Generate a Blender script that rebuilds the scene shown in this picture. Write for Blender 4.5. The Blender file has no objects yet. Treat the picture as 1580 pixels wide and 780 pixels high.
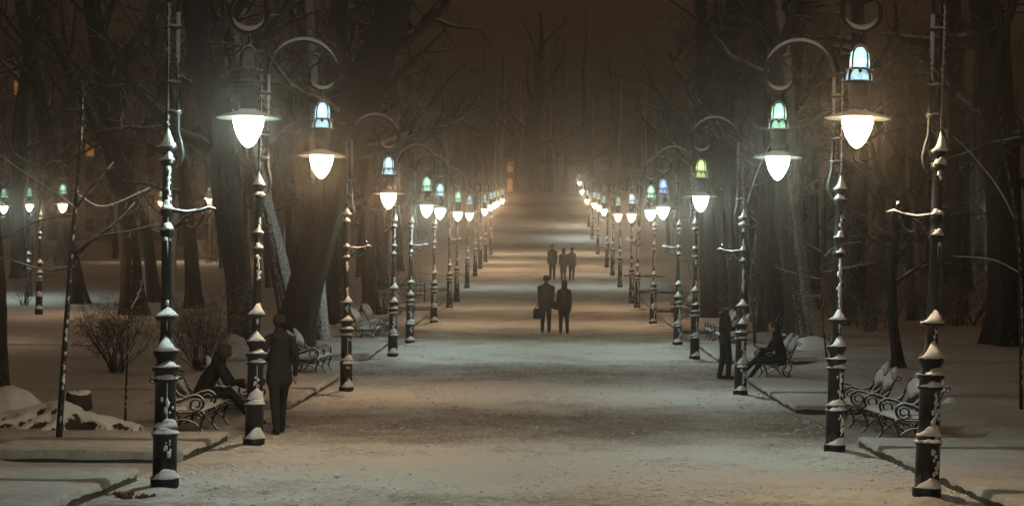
import bpy, bmesh, math, random
import numpy as np
from mathutils import Vector, Matrix, noise as mnoise
C = bpy.context.scene.collection
sc = bpy.context.scene

# ------------------------------------------------------------------ camera, sky, exposure
F = 2600.0; CX = 840.0; CY = 410.0; ROLL = math.radians(0.5); ZC = 2.3
cam_d = bpy.data.cameras.new('camera'); cam = bpy.data.objects.new('camera', cam_d); C.objects.link(cam)
cam_d.sensor_width = 36; cam_d.lens = F/1580*36
cam_d.shift_x = -(CX-790)/1580; cam_d.shift_y = (CY-390)/1580
cam_d.clip_start = .1; cam_d.clip_end = 2000
cam.matrix_world = Matrix.Translation((0, 0, ZC)) @ Matrix.Rotation(math.pi/2, 4, 'X') @ Matrix.Rotation(ROLL, 4, 'Z')
sc.camera = cam

world = bpy.data.worlds.new('World'); sc.world = world; world.use_nodes = True
wn = world.node_tree; wn.nodes.clear()
wo = wn.nodes.new('ShaderNodeOutputWorld'); wb = wn.nodes.new('ShaderNodeBackground')
tc = wn.nodes.new('ShaderNodeTexCoord'); sx = wn.nodes.new('ShaderNodeSeparateXYZ'); cr = wn.nodes.new('ShaderNodeValToRGB')
wn.links.new(tc.outputs['Generated'], sx.inputs[0]); wn.links.new(sx.outputs['Z'], cr.inputs[0])
cr.color_ramp.elements[0].position = 0.12; cr.color_ramp.elements[0].color = (.17, .095, .04, 1)
cr.color_ramp.elements[1].position = 0.45; cr.color_ramp.elements[1].color = (.66, .38, .21, 1)
wn.links.new(cr.outputs[0], wb.inputs[0]); wn.links.new(wb.outputs[0], wo.inputs[0])
wb.inputs[1].default_value = 0.1                      # snow clouds lit from below by the town
sc.view_settings.view_transform = 'Standard'; sc.view_settings.look = 'None'
sc.view_settings.exposure = 0.0; sc.view_settings.gamma = 1
HAZE = 0.0019
LAMP_W = 172.0
cy = sc.cycles
cy.use_denoising = True; cy.max_bounces = 5; cy.diffuse_bounces = 2; cy.glossy_bounces = 2; cy.transmission_bounces = 2
cy.transparent_max_bounces = 8; cy.volume_bounces = 0; cy.use_light_tree = True
cy.sample_clamp_indirect = 3; cy.sample_clamp_direct = 0; cy.caustics_reflective = False; cy.caustics_refractive = False

def W(px, py, z):
    """point that the photograph's pixel shows at distance z"""
    a, b = px-CX, py-CY; c, s = math.cos(ROLL), math.sin(ROLL)
    return Vector(((a*c+b*s)*z/F, z, ZC-(-a*s+b*c)*z/F))

# ------------------------------------------------------------------ materials
def mat(name):
    m = bpy.data.materials.new(name); m.use_nodes = True
    nt = m.node_tree; return m, nt, nt.nodes['Principled BSDF']
def N(nt, t, **kw):
    n = nt.nodes.new(t)
    for k, v in kw.items():
        if hasattr(n, k): setattr(n, k, v)
        else: n.inputs[k].default_value = v
    return n
def snowy(name, base, base2=None, rough=.6, metal=0, direction=(0, 0, 1), lo=.45, hi=.6, nscale=8, namp=.5, snow=(.82, .84, .86), bump=.3, bscale=30, stretch=(1, 1, 1), bdist=.02):
    """a surface with snow lying on the sides that face `direction`"""
    m, nt, p = mat(name); L = nt.links.new
    geo = N(nt, 'ShaderNodeNewGeometry'); tcn = N(nt, 'ShaderNodeTexCoord')
    mp = N(nt, 'ShaderNodeMapping'); mp.inputs['Scale'].default_value = stretch
    L(geo.outputs['Position'], mp.inputs[0])
    dot = N(nt, 'ShaderNodeVectorMath', operation='DOT_PRODUCT'); d = Vector(direction).normalized()
    dot.inputs[1].default_value = d; L(geo.outputs['Normal'], dot.inputs[0])
    nz = N(nt, 'ShaderNodeTexNoise', Scale=nscale, Detail=4.0); L(geo.outputs['Position'], nz.inputs['Vector'])
    ma = N(nt, 'ShaderNodeMath', operation='MULTIPLY_ADD'); ma.inputs[1].default_value = namp*2; ma.inputs[2].default_value = -namp
    L(nz.outputs['Fac'], ma.inputs[0])
    ad = N(nt, 'ShaderNodeMath', operation='ADD'); L(dot.outputs['Value'], ad.inputs[0]); L(ma.outputs[0], ad.inputs[1])
    mr = N(nt, 'ShaderNodeMapRange'); mr.inputs['From Min'].default_value = lo; mr.inputs['From Max'].default_value = hi
    L(ad.outputs[0], mr.inputs['Value'])
    n2 = N(nt, 'ShaderNodeTexNoise', Scale=bscale, Detail=5.0); L(mp.outputs[0], n2.inputs['Vector'])
    mix0 = N(nt, 'ShaderNodeMix', data_type='RGBA'); mix0.inputs['A'].default_value = (*base, 1); mix0.inputs['B'].default_value = (*(base2 or [c*1.7 for c in base]), 1)
    L(n2.outputs['Fac'], mix0.inputs['Factor'])
    mix = N(nt, 'ShaderNodeMix', data_type='RGBA'); mix.inputs['B'].default_value = (*snow, 1)
    L(mix0.outputs['Result'], mix.inputs['A']); L(mr.outputs[0], mix.inputs['Factor']); L(mix.outputs['Result'], p.inputs['Base Color'])
    rr = N(nt, 'ShaderNodeMapRange'); rr.inputs['To Min'].default_value = rough; rr.inputs['To Max'].default_value = .8
    L(mr.outputs[0], rr.inputs['Value']); L(rr.outputs[0], p.inputs['Roughness'])
    if metal:
        r2 = N(nt, 'ShaderNodeMapRange'); r2.inputs['To Min'].default_value = metal; r2.inputs['To Max'].default_value = 0
        L(mr.outputs[0], r2.inputs['Value']); L(r2.outputs[0], p.inputs['Metallic'])
    sm = N(nt, 'ShaderNodeMath', operation='ADD'); L(n2.outputs['Fac'], sm.inputs[0]); L(mr.outputs[0], sm.inputs[1])
    bp = N(nt, 'ShaderNodeBump', Strength=bump, Distance=bdist); L(sm.outputs[0], bp.inputs['Height']); L(bp.outputs[0], p.inputs['Normal'])
    return m
def plain(name, col, rough=.7, var=.35, scale=20, bump=.2):
    m, nt, p = mat(name); L = nt.links.new
    tcn = N(nt, 'ShaderNodeTexCoord'); nz = N(nt, 'ShaderNodeTexNoise', Scale=scale, Detail=4.0); L(tcn.outputs['Object'], nz.inputs['Vector'])
    mix = N(nt, 'ShaderNodeMix', data_type='RGBA')
    mix.inputs['A'].default_value = (*[c*(1-var) for c in col], 1); mix.inputs['B'].default_value = (*[min(1, c*(1+var)) for c in col], 1)
    L(nz.outputs['Fac'], mix.inputs['Factor']); L(mix.outputs['Result'], p.inputs['Base Color']); p.inputs['Roughness'].default_value = rough
    bp = N(nt, 'ShaderNodeBump', Strength=bump, Distance=.01); L(nz.outputs['Fac'], bp.inputs['Height']); L(bp.outputs[0], p.inputs['Normal'])
    return m
def snow_ground(name, col, dirt_shade, amount, foot=.5, lo=.20, hi=.36, bays=0):
    m, nt, p = mat(name); L = nt.links.new
    geo = N(nt, 'ShaderNodeNewGeometry')
    n1 = N(nt, 'ShaderNodeTexNoise', Scale=.55, Detail=6.0, Roughness=.65); n2 = N(nt, 'ShaderNodeTexNoise', Scale=9.0, Detail=7.0, Roughness=.78)
    n3 = N(nt, 'ShaderNodeTexNoise', Scale=2.6, Detail=3.0)
    for n in (n1, n2, n3): L(geo.outputs['Position'], n.inputs['Vector'])
    mul = N(nt, 'ShaderNodeMath', operation='MULTIPLY'); L(n1.outputs['Fac'], mul.inputs[0]); L(n2.outputs['Fac'], mul.inputs[1])
    mr = N(nt, 'ShaderNodeMapRange'); mr.inputs['From Min'].default_value = lo; mr.inputs['From Max'].default_value = hi; mr.inputs['To Max'].default_value = amount
    L(mul.outputs[0], mr.inputs['Value'])
    if bays:                                                  # trodden snow at the bench bays, plus lamp falloff painted as darker bands
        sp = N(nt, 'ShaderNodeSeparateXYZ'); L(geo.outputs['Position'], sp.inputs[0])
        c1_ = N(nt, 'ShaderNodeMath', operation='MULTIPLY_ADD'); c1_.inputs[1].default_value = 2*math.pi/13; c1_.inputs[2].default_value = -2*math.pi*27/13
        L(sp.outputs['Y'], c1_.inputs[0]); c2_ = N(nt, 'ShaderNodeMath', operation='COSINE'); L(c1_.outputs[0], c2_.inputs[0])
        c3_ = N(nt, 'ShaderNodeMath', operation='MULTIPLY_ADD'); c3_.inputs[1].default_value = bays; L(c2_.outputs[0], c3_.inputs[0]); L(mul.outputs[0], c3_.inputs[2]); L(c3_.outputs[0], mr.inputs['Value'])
    mix = N(nt, 'ShaderNodeMix', data_type='RGBA'); mix.inputs['A'].default_value = (*col, 1); mix.inputs['B'].default_value = (*dirt_shade, 1)
    L(mr.outputs[0], mix.inputs['Factor']); L(mix.outputs['Result'], p.inputs['Base Color']); p.inputs['Roughness'].default_value = .75
    p.inputs['Specular IOR Level'].default_value = .3
    a = N(nt, 'ShaderNodeMath', operation='MULTIPLY_ADD'); a.inputs[1].default_value = .6; L(n2.outputs['Fac'], a.inputs[0]); L(n3.outputs['Fac'], a.inputs[2])
    vo = N(nt, 'ShaderNodeTexVoronoi', Scale=3.2); L(geo.outputs['Position'], vo.inputs['Vector'])
    v2 = N(nt, 'ShaderNodeMapRange'); v2.inputs['From Max'].default_value = .35; v2.inputs['To Max'].default_value = foot
    L(vo.outputs['Distance'], v2.inputs['Value'])
    a2 = N(nt, 'ShaderNodeMath', operation='ADD'); L(a.outputs[0], a2.inputs[0]); L(v2.outputs[0], a2.inputs[1])
    bp = N(nt, 'ShaderNodeBump', Strength=1.0, Distance=.09); L(a2.outputs[0], bp.inputs['Height']); L(bp.outputs[0], p.inputs['Normal'])
    return m
def glow(name, col, strength, transparent=True, base=(.8, .8, .8)):
    m, nt, p = mat(name); L = nt.links.new
    e = N(nt, 'ShaderNodeEmission', Strength=strength); e.inputs[0].default_value = (*col, 1)
    out = nt.nodes['Material Output']
    if transparent:
        t = N(nt, 'ShaderNodeBsdfTransparent'); s = N(nt, 'ShaderNodeAddShader'); L(t.outputs[0], s.inputs[0]); L(e.outputs[0], s.inputs[1]); L(s.outputs[0], out.inputs[0])
    else: L(e.outputs[0], out.inputs[0])
    m.cycles.emission_sampling = 'NONE'
    return m
def crown_glass(name, a, b, strength):
    m, nt, p = mat(name); L = nt.links.new
    tcn = N(nt, 'ShaderNodeTexCoord'); nz = N(nt, 'ShaderNodeTexNoise', Scale=14.0, Detail=3.0); L(tcn.outputs['Object'], nz.inputs['Vector'])
    mix = N(nt, 'ShaderNodeMix', data_type='RGBA'); mix.inputs['A'].default_value = (*a, 1); mix.inputs['B'].default_value = (*b, 1)
    mr = N(nt, 'ShaderNodeMapRange'); mr.inputs['From Min'].default_value = .38; mr.inputs['From Max'].default_value = .62; L(nz.outputs['Fac'], mr.inputs['Value'])
    L(mr.outputs[0], mix.inputs['Factor']); L(mix.outputs['Result'], p.inputs['Base Color']); L(mix.outputs['Result'], p.inputs['Emission Color'])
    p.inputs['Emission Strength'].default_value = strength; p.inputs['Roughness'].default_value = .15
    t = N(nt, 'ShaderNodeBsdfTransparent'); mx = N(nt, 'ShaderNodeMixShader'); mx.inputs[0].default_value = .7; L(t.outputs[0], mx.inputs[1]); L(p.outputs[0], mx.inputs[2]); L(mx.outputs[0], nt.nodes['Material Output'].inputs[0])
    m.cycles.emission_sampling = 'NONE'
    return m
WIND = (.35, -.85, .35)
M = dict(
    iron=snowy('snowed_black_iron', (.012, .013, .015), rough=.35, metal=.3, direction=(.25, -.45, .85), lo=.86, hi=.94, nscale=26, namp=.36, bump=.15),
    rod=snowy('snowed_iron_rod', (.010, .011, .012), rough=.5, metal=.1, direction=(.1, -.2, .97), lo=.42, hi=.58, nscale=30, namp=.3, bump=.15),
    snow=plain('packed_snow', (.80, .81, .83), rough=.8, var=.06, scale=40, bump=.5),
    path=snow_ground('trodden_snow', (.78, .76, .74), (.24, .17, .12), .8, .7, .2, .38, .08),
    lawn=snow_ground('lawn_snow', (.66, .64, .62), (.32, .26, .21), .5, .45),
    stone=snowy('kerb_stone', (.05, .048, .035), (.13, .12, .08), direction=(0, 0, 1), lo=.75, hi=.85, nscale=14, namp=.5, bump=.6, bscale=18),
    bark=snowy('bark', (.018, .014, .011), (.052, .041, .031), rough=.9, direction=(.5, -.55, .55), lo=.92, hi=1.2, nscale=13, namp=.5, bump=.9, bscale=12, stretch=(1, 1, .2), bdist=.07),
    bark_white=snowy('bark_snow_plastered', (.03, .024, .018), (.08, .065, .05), rough=.9, direction=(.65, -.6, .3), lo=.5, hi=1.1, nscale=17, namp=.7, bump=.9, bscale=12, stretch=(1, 1, .2), bdist=.06),
    twig=snowy('snowed_twig', (.03, .024, .018), (.06, .05, .038), rough=.9, direction=(.1, -.2, .95), lo=.6, hi=.95, nscale=3, namp=.6, bump=.1),
    branch_near=snowy('snow_laden_twig', (.03, .024, .018), (.06, .05, .038), rough=.9, direction=(.6, -.3, .7), lo=-.1, hi=.15, nscale=6, namp=.6, bump=.1),
    sapling_bark=snowy('young_bark', (.02, .017, .014), (.05, .04, .03), rough=.8, direction=(.6, -.6, .5), lo=.85, hi=.95, nscale=11, namp=.8, bump=.3),
    root=snowy('snowed_roots', (.028, .022, .017), (.075, .06, .046), rough=.9, direction=(.1, -.1, 1), lo=.50, hi=.6, nscale=8, namp=.5, bump=.6),
    shrub=snowy('shrub_twig', (.05, .035, .022), (.10, .07, .045), rough=.9, direction=(0, -.2, .95), lo=.6, hi=.8, nscale=5, namp=.5, bump=.1),
    wood=snowy('bench_wood', (.05, .03, .018), rough=.6, direction=(0, 0, 1), lo=.5, hi=.7, nscale=10, namp=.3),
    shade=snowy('shade_metal', (.05, .055, .05), rough=.4, metal=.4, direction=(0, 0, 1), lo=.5, hi=.7, nscale=12, namp=.5, bump=.1),
    skin=plain('skin', (.42, .24, .17), rough=.5, var=.1), hair=plain('dark_hair', (.015, .011, .009), rough=.6),
    coat=plain('black_coat', (.014, .014, .016), rough=.85, bump=.4), coat_red=plain('maroon_coat', (.055, .022, .018), rough=.85, bump=.4),
    coat_grey=plain('grey_coat', (.10, .095, .085), rough=.85, bump=.4), trousers=plain('dark_trousers', (.016, .017, .02), rough=.85, bump=.4),
    tan=plain('tan_wool', (.075, .058, .036), rough=.9, bump=.4), boots=plain('black_leather', (.01, .01, .01), rough=.4),
    cup=plain('orange_paper_cup', (.45, .20, .07), rough=.5, var=.1), leaf=plain('dry_leaf', (.16, .07, .03), rough=.8),
    render_wall=plain('pale_render', (.42, .34, .24), rough=.9, var=.15, scale=3), balustrade=plain('white_balustrade', (.62, .58, .52), rough=.8, var=.1),
    roof=snowy('snowed_roof', (.06, .04, .03), direction=(0, 0, 1), lo=.3, hi=.5),
    window=plain('dark_window', (.03, .03, .035), rough=.1, var=.1), window_lit=glow('lit_window', (1, .42, .10), .32, False),
    fence=plain('fence_metal', (.03, .028, .026), rough=.6),
)
TINT = {'cool': (.78, 1.0, .92), 'warm': (1.0, .73, .44), 'amber': (1.0, .66, .39), 'neutral': (1.0, .86, .66)}
GLOBE = {k: glow('lamp_globe_'+k, v, 7.0) for k, v in TINT.items()}
CROWN = {'green': crown_glass('crown_glass_green', (.22, .50, .24), (.45, .80, .72), .85), 'blue': crown_glass('crown_glass_blue', (.12, .22, .65), (.45, .62, .95), .7),
         'pale': crown_glass('crown_glass_pale', (.25, .45, .70), (.62, .88, .74), .9), 'lime': crown_glass('crown_glass_lime', (.35, .50, .10), (.62, .78, .38), .7),
         'dull': crown_glass('crown_glass_dull', (.22, .19, .15), (.3, .28, .24), .04)}

# ------------------------------------------------------------------ mesh helpers
class MB:
    def __init__(s): s.v = []; s.f = []; s.m = []; s.n = 0
    def add(s, v, f, mi=0):
        v = np.asarray(v, float).reshape(-1, 3); s.v.append(v); s.f += [tuple(i+s.n for i in q) for q in f]; s.m += [mi]*len(f); s.n += len(v); return s
    def tube(s, pts, rad, n=8, cap=True, flat=None):
        P = np.array([tuple(p) for p in pts], float); k = len(P)
        R = np.full(k, rad) if np.isscalar(rad) else np.interp(np.linspace(0, 1, k), np.linspace(0, 1, len(rad)), rad)
        T = np.gradient(P, axis=0); T /= (np.linalg.norm(T, axis=1, keepdims=True)+1e-9)
        u = np.cross(T[0], (0, 1, 0) if abs(T[0][1]) < .9 else (1, 0, 0)); u /= np.linalg.norm(u)
        a = np.arange(n)*2*math.pi/n; ca, sa = np.cos(a), np.sin(a); V = []
        for i in range(k):
            u = u-T[i]*np.dot(u, T[i]); u /= (np.linalg.norm(u)+1e-9); w = np.cross(T[i], u)
            fu = 1 if flat is None else flat
            V.append(P[i]+R[i]*(np.outer(ca, u)+fu*np.outer(sa, w)))
        F_ = [(i*n+j, i*n+(j+1) % n, (i+1)*n+(j+1) % n, (i+1)*n+j) for i in range(k-1) for j in range(n)]
        if cap: F_ += [tuple(range(n-1, -1, -1)), tuple(range((k-1)*n, k*n))]
        return s.add(np.concatenate(V), F_)
    def lathe(s, prof, n=20, c=(0, 0, 0), fn=None):
        V = []; k = len(prof)
        for r, z in prof:
            for j in range(n):
                a = 2*math.pi*j/n; rr, zz = (r, z) if fn is None else fn(r, z, a)
                V.append((c[0]+rr*math.cos(a), c[1]+rr*math.sin(a), c[2]+zz))
        F_ = [(i*n+j, i*n+(j+1) % n, (i+1)*n+(j+1) % n, (i+1)*n+j) for i in range(k-1) for j in range(n)]
        F_ += [tuple(range(n-1, -1, -1)), tuple(range((k-1)*n, k*n))]
        return s.add(V, F_)
    def box(s, x0, x1, y0, y1, z0, z1):
        V = [(x, y, z) for z in (z0, z1) for y in (y0, y1) for x in (x0, x1)]
        return s.add(V, [(0, 2, 3, 1), (4, 5, 7, 6), (0, 1, 5, 4), (2, 6, 7, 3), (1, 3, 7, 5), (0, 4, 6, 2)])
    def ball(s, c, r, n=8, sq=(1, 1, 1), jit=0, rng=random):
        V = [(c[0], c[1], c[2]-r*sq[2])]; h = n//2
        for i in range(1, h):
            t = math.pi*i/h
            for j in range(n):
                a = 2*math.pi*j/n; q = r*(1+rng.uniform(-jit, jit))
                V.append((c[0]+q*sq[0]*math.sin(t)*math.cos(a), c[1]+q*sq[1]*math.sin(t)*math.sin(a), c[2]-q*sq[2]*math.cos(t)))
        V.append((c[0], c[1], c[2]+r*sq[2])); L_ = len(V)-1
        F_ = [(0, 1+(j+1) % n, 1+j) for j in range(n)]
        for i in range(h-2):
            F_ += [(1+i*n+j, 1+i*n+(j+1) % n, 1+(i+1)*n+(j+1) % n, 1+(i+1)*n+j) for j in range(n)]
        F_ += [(1+(h-2)*n+j, 1+(h-2)*n+(j+1) % n, L_) for j in range(n)]
        return s.add(V, F_)
    def mesh(s, name, mats, smooth=True):
        me = bpy.data.meshes.new(name); me.from_pydata(np.concatenate(s.v).tolist(), [], s.f)
        for m in (mats if isinstance(mats, (list, tuple)) else [mats]): me.materials.append(m)
        me.polygons.foreach_set('material_index', s.m)
        me.polygons.foreach_set('use_smooth', [smooth]*len(me.polygons)); me.update()
        return me
def link(name, me, parent=None, loc=None):
    o = bpy.data.objects.new(name, me); C.objects.link(o)
    if parent: o.parent = parent
    if loc is not None: o.location = loc
    return o
def tag(o, label=None, cat=None, group=None, kind=None):
    if label: o['label'] = label
    if cat: o['category'] = cat
    if group: o['group'] = group
    if kind: o['kind'] = kind
    return o
def empty(name, loc, label, cat, group=None, rz=0):
    o = bpy.data.objects.new(name, None); C.objects.link(o); o.location = loc; o.rotation_euler = (0, 0, rz); o.empty_display_size = .2
    return tag(o, label, cat, group)
def nz(x, y, s, seed=0): return mnoise.noise(Vector((x*s, y*s, seed*7.31)))

# ------------------------------------------------------------------ terrain
_Y = [-40, 0, 10, 17.1, 22.5, 33.1, 43.3, 48.8, 59.5, 70, 75, 85, 95, 104, 112, 122, 129, 136, 142, 148, 165, 185, 200, 230, 400]
_H = [-1.9, -2.0, -2.2, -2.39, -2.55, -2.62, -2.46, -2.36, -2.14, -1.84, -1.63, -1.15, -.58, -.13, .25, .78, 1.25, 1.95, 2.7, 3.4, 5.6, 8.1, 8.7, 9.0, 9.0]
_ty = np.arange(-40, 400, .5); _th = np.interp(_ty, _Y, _H)
for _ in range(3): _th = np.convolve(np.pad(_th, 4, 'edge'), np.ones(9)/9, 'valid')
def hp(y): return float(np.interp(y, _ty, _th))+ZC
def sst(a, b, x): t = min(1, max(0, (x-a)/(b-a))); return t*t*(3-2*t)
def hg(x, y):
    h = hp(y); ax = abs(x)
    lim = ZC-.3
    if h > lim: h = h+(lim+(h-lim)*.3-h)*sst(8, 30, ax)
    if ax > 5: h += .12*sst(6.5, 7.3, ax)+.10*nz(x, y, .12, 1)*sst(6.5, 12, ax)+.035*nz(x, y, .6, 2)*sst(6.5, 9, ax)
    return h
def grid(name, xs, ys, fn, m, kind='structure'):
    nx, ny = len(xs), len(ys)
    V = [(x, y, fn(x, y)) for y in ys for x in xs]
    mb = MB(); mb.add(V, [(j*nx+i, j*nx+i+1, (j+1)*nx+i+1, (j+1)*nx+i) for j in range(ny-1) for i in range(nx-1)])
    o = link(name, mb.mesh(name, m)); tag(o, kind=kind); return o
def spaced(segs):
    out = []
    for a, b, st in segs:
        k = max(1, round((b-a)/st)); out += [a+(b-a)*i/k for i in range(k)]
    return out+[segs[-1][1]]
gx = spaced([(-400, -120, 40), (-120, -40, 5), (-40, -14, .8), (-14, 14, .2), (14, 40, .8), (40, 120, 5), (120, 400, 40)])
gy = spaced([(-60, 12, 3), (12, 45, .22), (45, 90, .6), (90, 220, 1.5), (220, 400, 10), (400, 900, 100)])
grid('ground', gx, gy, hg, M['lawn'])
px_ = spaced([(-4.62, 4.62, .06)]); py_ = spaced([(-20, 14, .8), (14, 34, .08), (34, 60, .15), (60, 110, .5), (110, 235, 1.5)])
_fp = {}; _r = random.Random(21)
for _t in range(60):                                           # trails of footprints along the avenue
    _x = _r.gauss(0, 2.0); _yy = _r.uniform(13, 30); _d = _r.uniform(-.06, .06)
    for _i in range(_r.randrange(20, 60)):
        _yy += .62+_r.uniform(-.06, .06); _x += _d*.6; _fx = _x+(.09 if _i % 2 else -.09)+_r.gauss(0, .015)
        if abs(_fx) < 4.3: _fp.setdefault((int(_fx//.5), int(_yy//.5)), []).append((_fx, _yy))
def foot(x, y):
    v = 0
    if y > 48: return 0
    i, j = int(x//.5), int(y//.5)
    for a in (i-1, i, i+1):
        for b in (j-1, j, j+1):
            for fx, fy in _fp.get((a, b), ()):
                d = math.hypot((x-fx)/.065, (y-fy)/.16)
                if d < 1.8: v += -.028*max(0, 1-d*d) + (.012*(1-abs(d-1.3)/.5) if .8 < d < 1.8 else 0)
    return max(v, -.04)
def path_h(x, y):
    e = sst(4.62, 4.3, abs(x))
    return hp(y)+.006+e*(.03+foot(x, y)+.012*nz(x, y, 1.3, 3)+.014*nz(x, y, 4, 4)+.022*max(0, nz(x, y, 7, 5)-.1))
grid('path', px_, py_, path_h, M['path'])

# raised verges: kerb stones with a layer of snow, broken by the bays the benches stand in
def verge(side, y0, y1, x0=4.5, x1=7.0, hh=.13):
    mb = MB(); y = y0; rng = random.Random(int(y0*10)+side)
    while y < y1-.05:                                          # front kerb stones
        L_ = min(rng.uniform(.9, 1.1), y1-y); dz = rng.uniform(-.008, .008); dx = rng.uniform(-.008, .008)
        n0 = mb.n; mb.box(side*(x0+dx), side*(x0+.14), y+.006, y+L_-.006, hp(y)-.1, hp(y+L_/2)+hh+dz)
        y += L_
    for ye, s_ in ((y0, 1), (y1, -1)):
        x = x0+.15
        while x < x1-.05:
            L_ = min(rng.uniform(.9, 1.1), x1-x); mb.box(side*(x+.006), side*(x+L_-.006), ye+(.0 if s_ > 0 else -.12), ye+(.12 if s_ > 0 else 0), hp(ye)-.1, hp(ye)+hh); x += L_
    o = link('kerb', mb.mesh('kerb', M['stone'], False)); tag(o, kind='structure')
    ys = spaced([(y0-.02, y0+.02, .02), (y0+.02, y1-.02, .12), (y1-.02, y1+.02, .02)]); xs = spaced([(x0-.025, x0+.03, .02), (x0+.03, x1, .12)])
    V = []; nx = len(xs)
    for y in ys:
        for x in xs:
            d = min(x-(x0-.025), y-(y0-.02), (y1+.02)-y)
            ov = .012*nz(x*3, y*3, 1.2, 8)
            t = .034*min(1, max(0, d)/.06)**.5
            drop = (-.03-.03*nz(x, y, 3.5, 9)-.035*abs(nz(x, y, 9, 9)) if (y-y0+.02 > .005 or side > 0) else -.115-.05*nz(x, y, 1.5, 9)) if d < .005 else 0
            V.append((side*(x+(ov if x < x0+.01 else 0)), y+(ov if abs(y-y0) < .03 or abs(y-y1) < .03 else 0), hp(y)+hh+t+drop+.014*nz(x, y, 1.1, 6)+.006*nz(x, y, 6, 7)))
    mb = MB(); F_ = [(j*nx+i, j*nx+i+1, (j+1)*nx+i+1, (j+1)*nx+i) for j in range(len(ys)-1) for i in range(nx-1)]
    if side < 0: F_ = [q[::-1] for q in F_]
    mb.add(V, F_); o = link('verge', mb.mesh('verge', M['lawn'])); tag(o, kind='structure')
VR = [(11, 24), (30, 37), (43, 50), (56, 63), (69, 76), (82, 89), (95, 102)]
VL = [(11, 18.7), (21.0, 24)]+VR[1:]
for a, b in VR: verge(1, a, b)
for a, b in VL: verge(-1, a, b)

# ------------------------------------------------------------------ lamp posts
PED = [(.145, -.05), (.145, .19), (.135, .205), (.122, .215), (.122, .62), (.136, .632), (.136, .66), (.12, .67), (.12, .715), (.106, .735), (.106, 1.17), (.126, 1.185), (.126, 1.215), (.111, 1.225), (.111, 1.27), (.136, 1.295), (.14, 1.33), (.095, 1.355), (.085, 1.39), (.127, 1.46), (.127, 1.50), (.075, 1.56), (.058, 1.64), (.056, 1.80), (.10, 1.815), (.114, 1.835), (.112, 1.855), (.06, 1.88)]
SHAFT = [(.058, 1.87), (.05, 2.66), (.062, 2.675), (.07, 2.72), (.062, 2.77), (.05, 2.79), (.05, 2.87), (.065, 2.89), (.069, 2.93), (.052, 2.98), (.048, 3.38), (.07, 3.395), (.076, 3.43), (.055, 3.46), (.055, 3.52), (.088, 3.55), (.092, 3.58), (.045, 3.64), (.032, 3.74), (.027, 3.8), (.024, 5.1)]
CAPS = [(.20, .143, .122, .12), (.655, .137, .12, .05), (.72, .121, .106, .12), (1.215, .127, .112, .04), (1.335, .141, .088, .06), (1.50, .128, .06, .15), (1.855, .115, .057, .12), (2.74, .072, .051, .05), (2.945, .07, .051, .07), (3.45, .075, .055, .05), (3.585, .093, .031, .20)]
def arc(cx, cz, r, a0, a1, n, sgn=1): return [(sgn*(cx+r*math.cos(math.radians(a0+(a1-a0)*i/n))), 0, cz+r*math.sin(math.radians(a0+(a1-a0)*i/n))) for i in range(n+1)]
cache = {}
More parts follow.
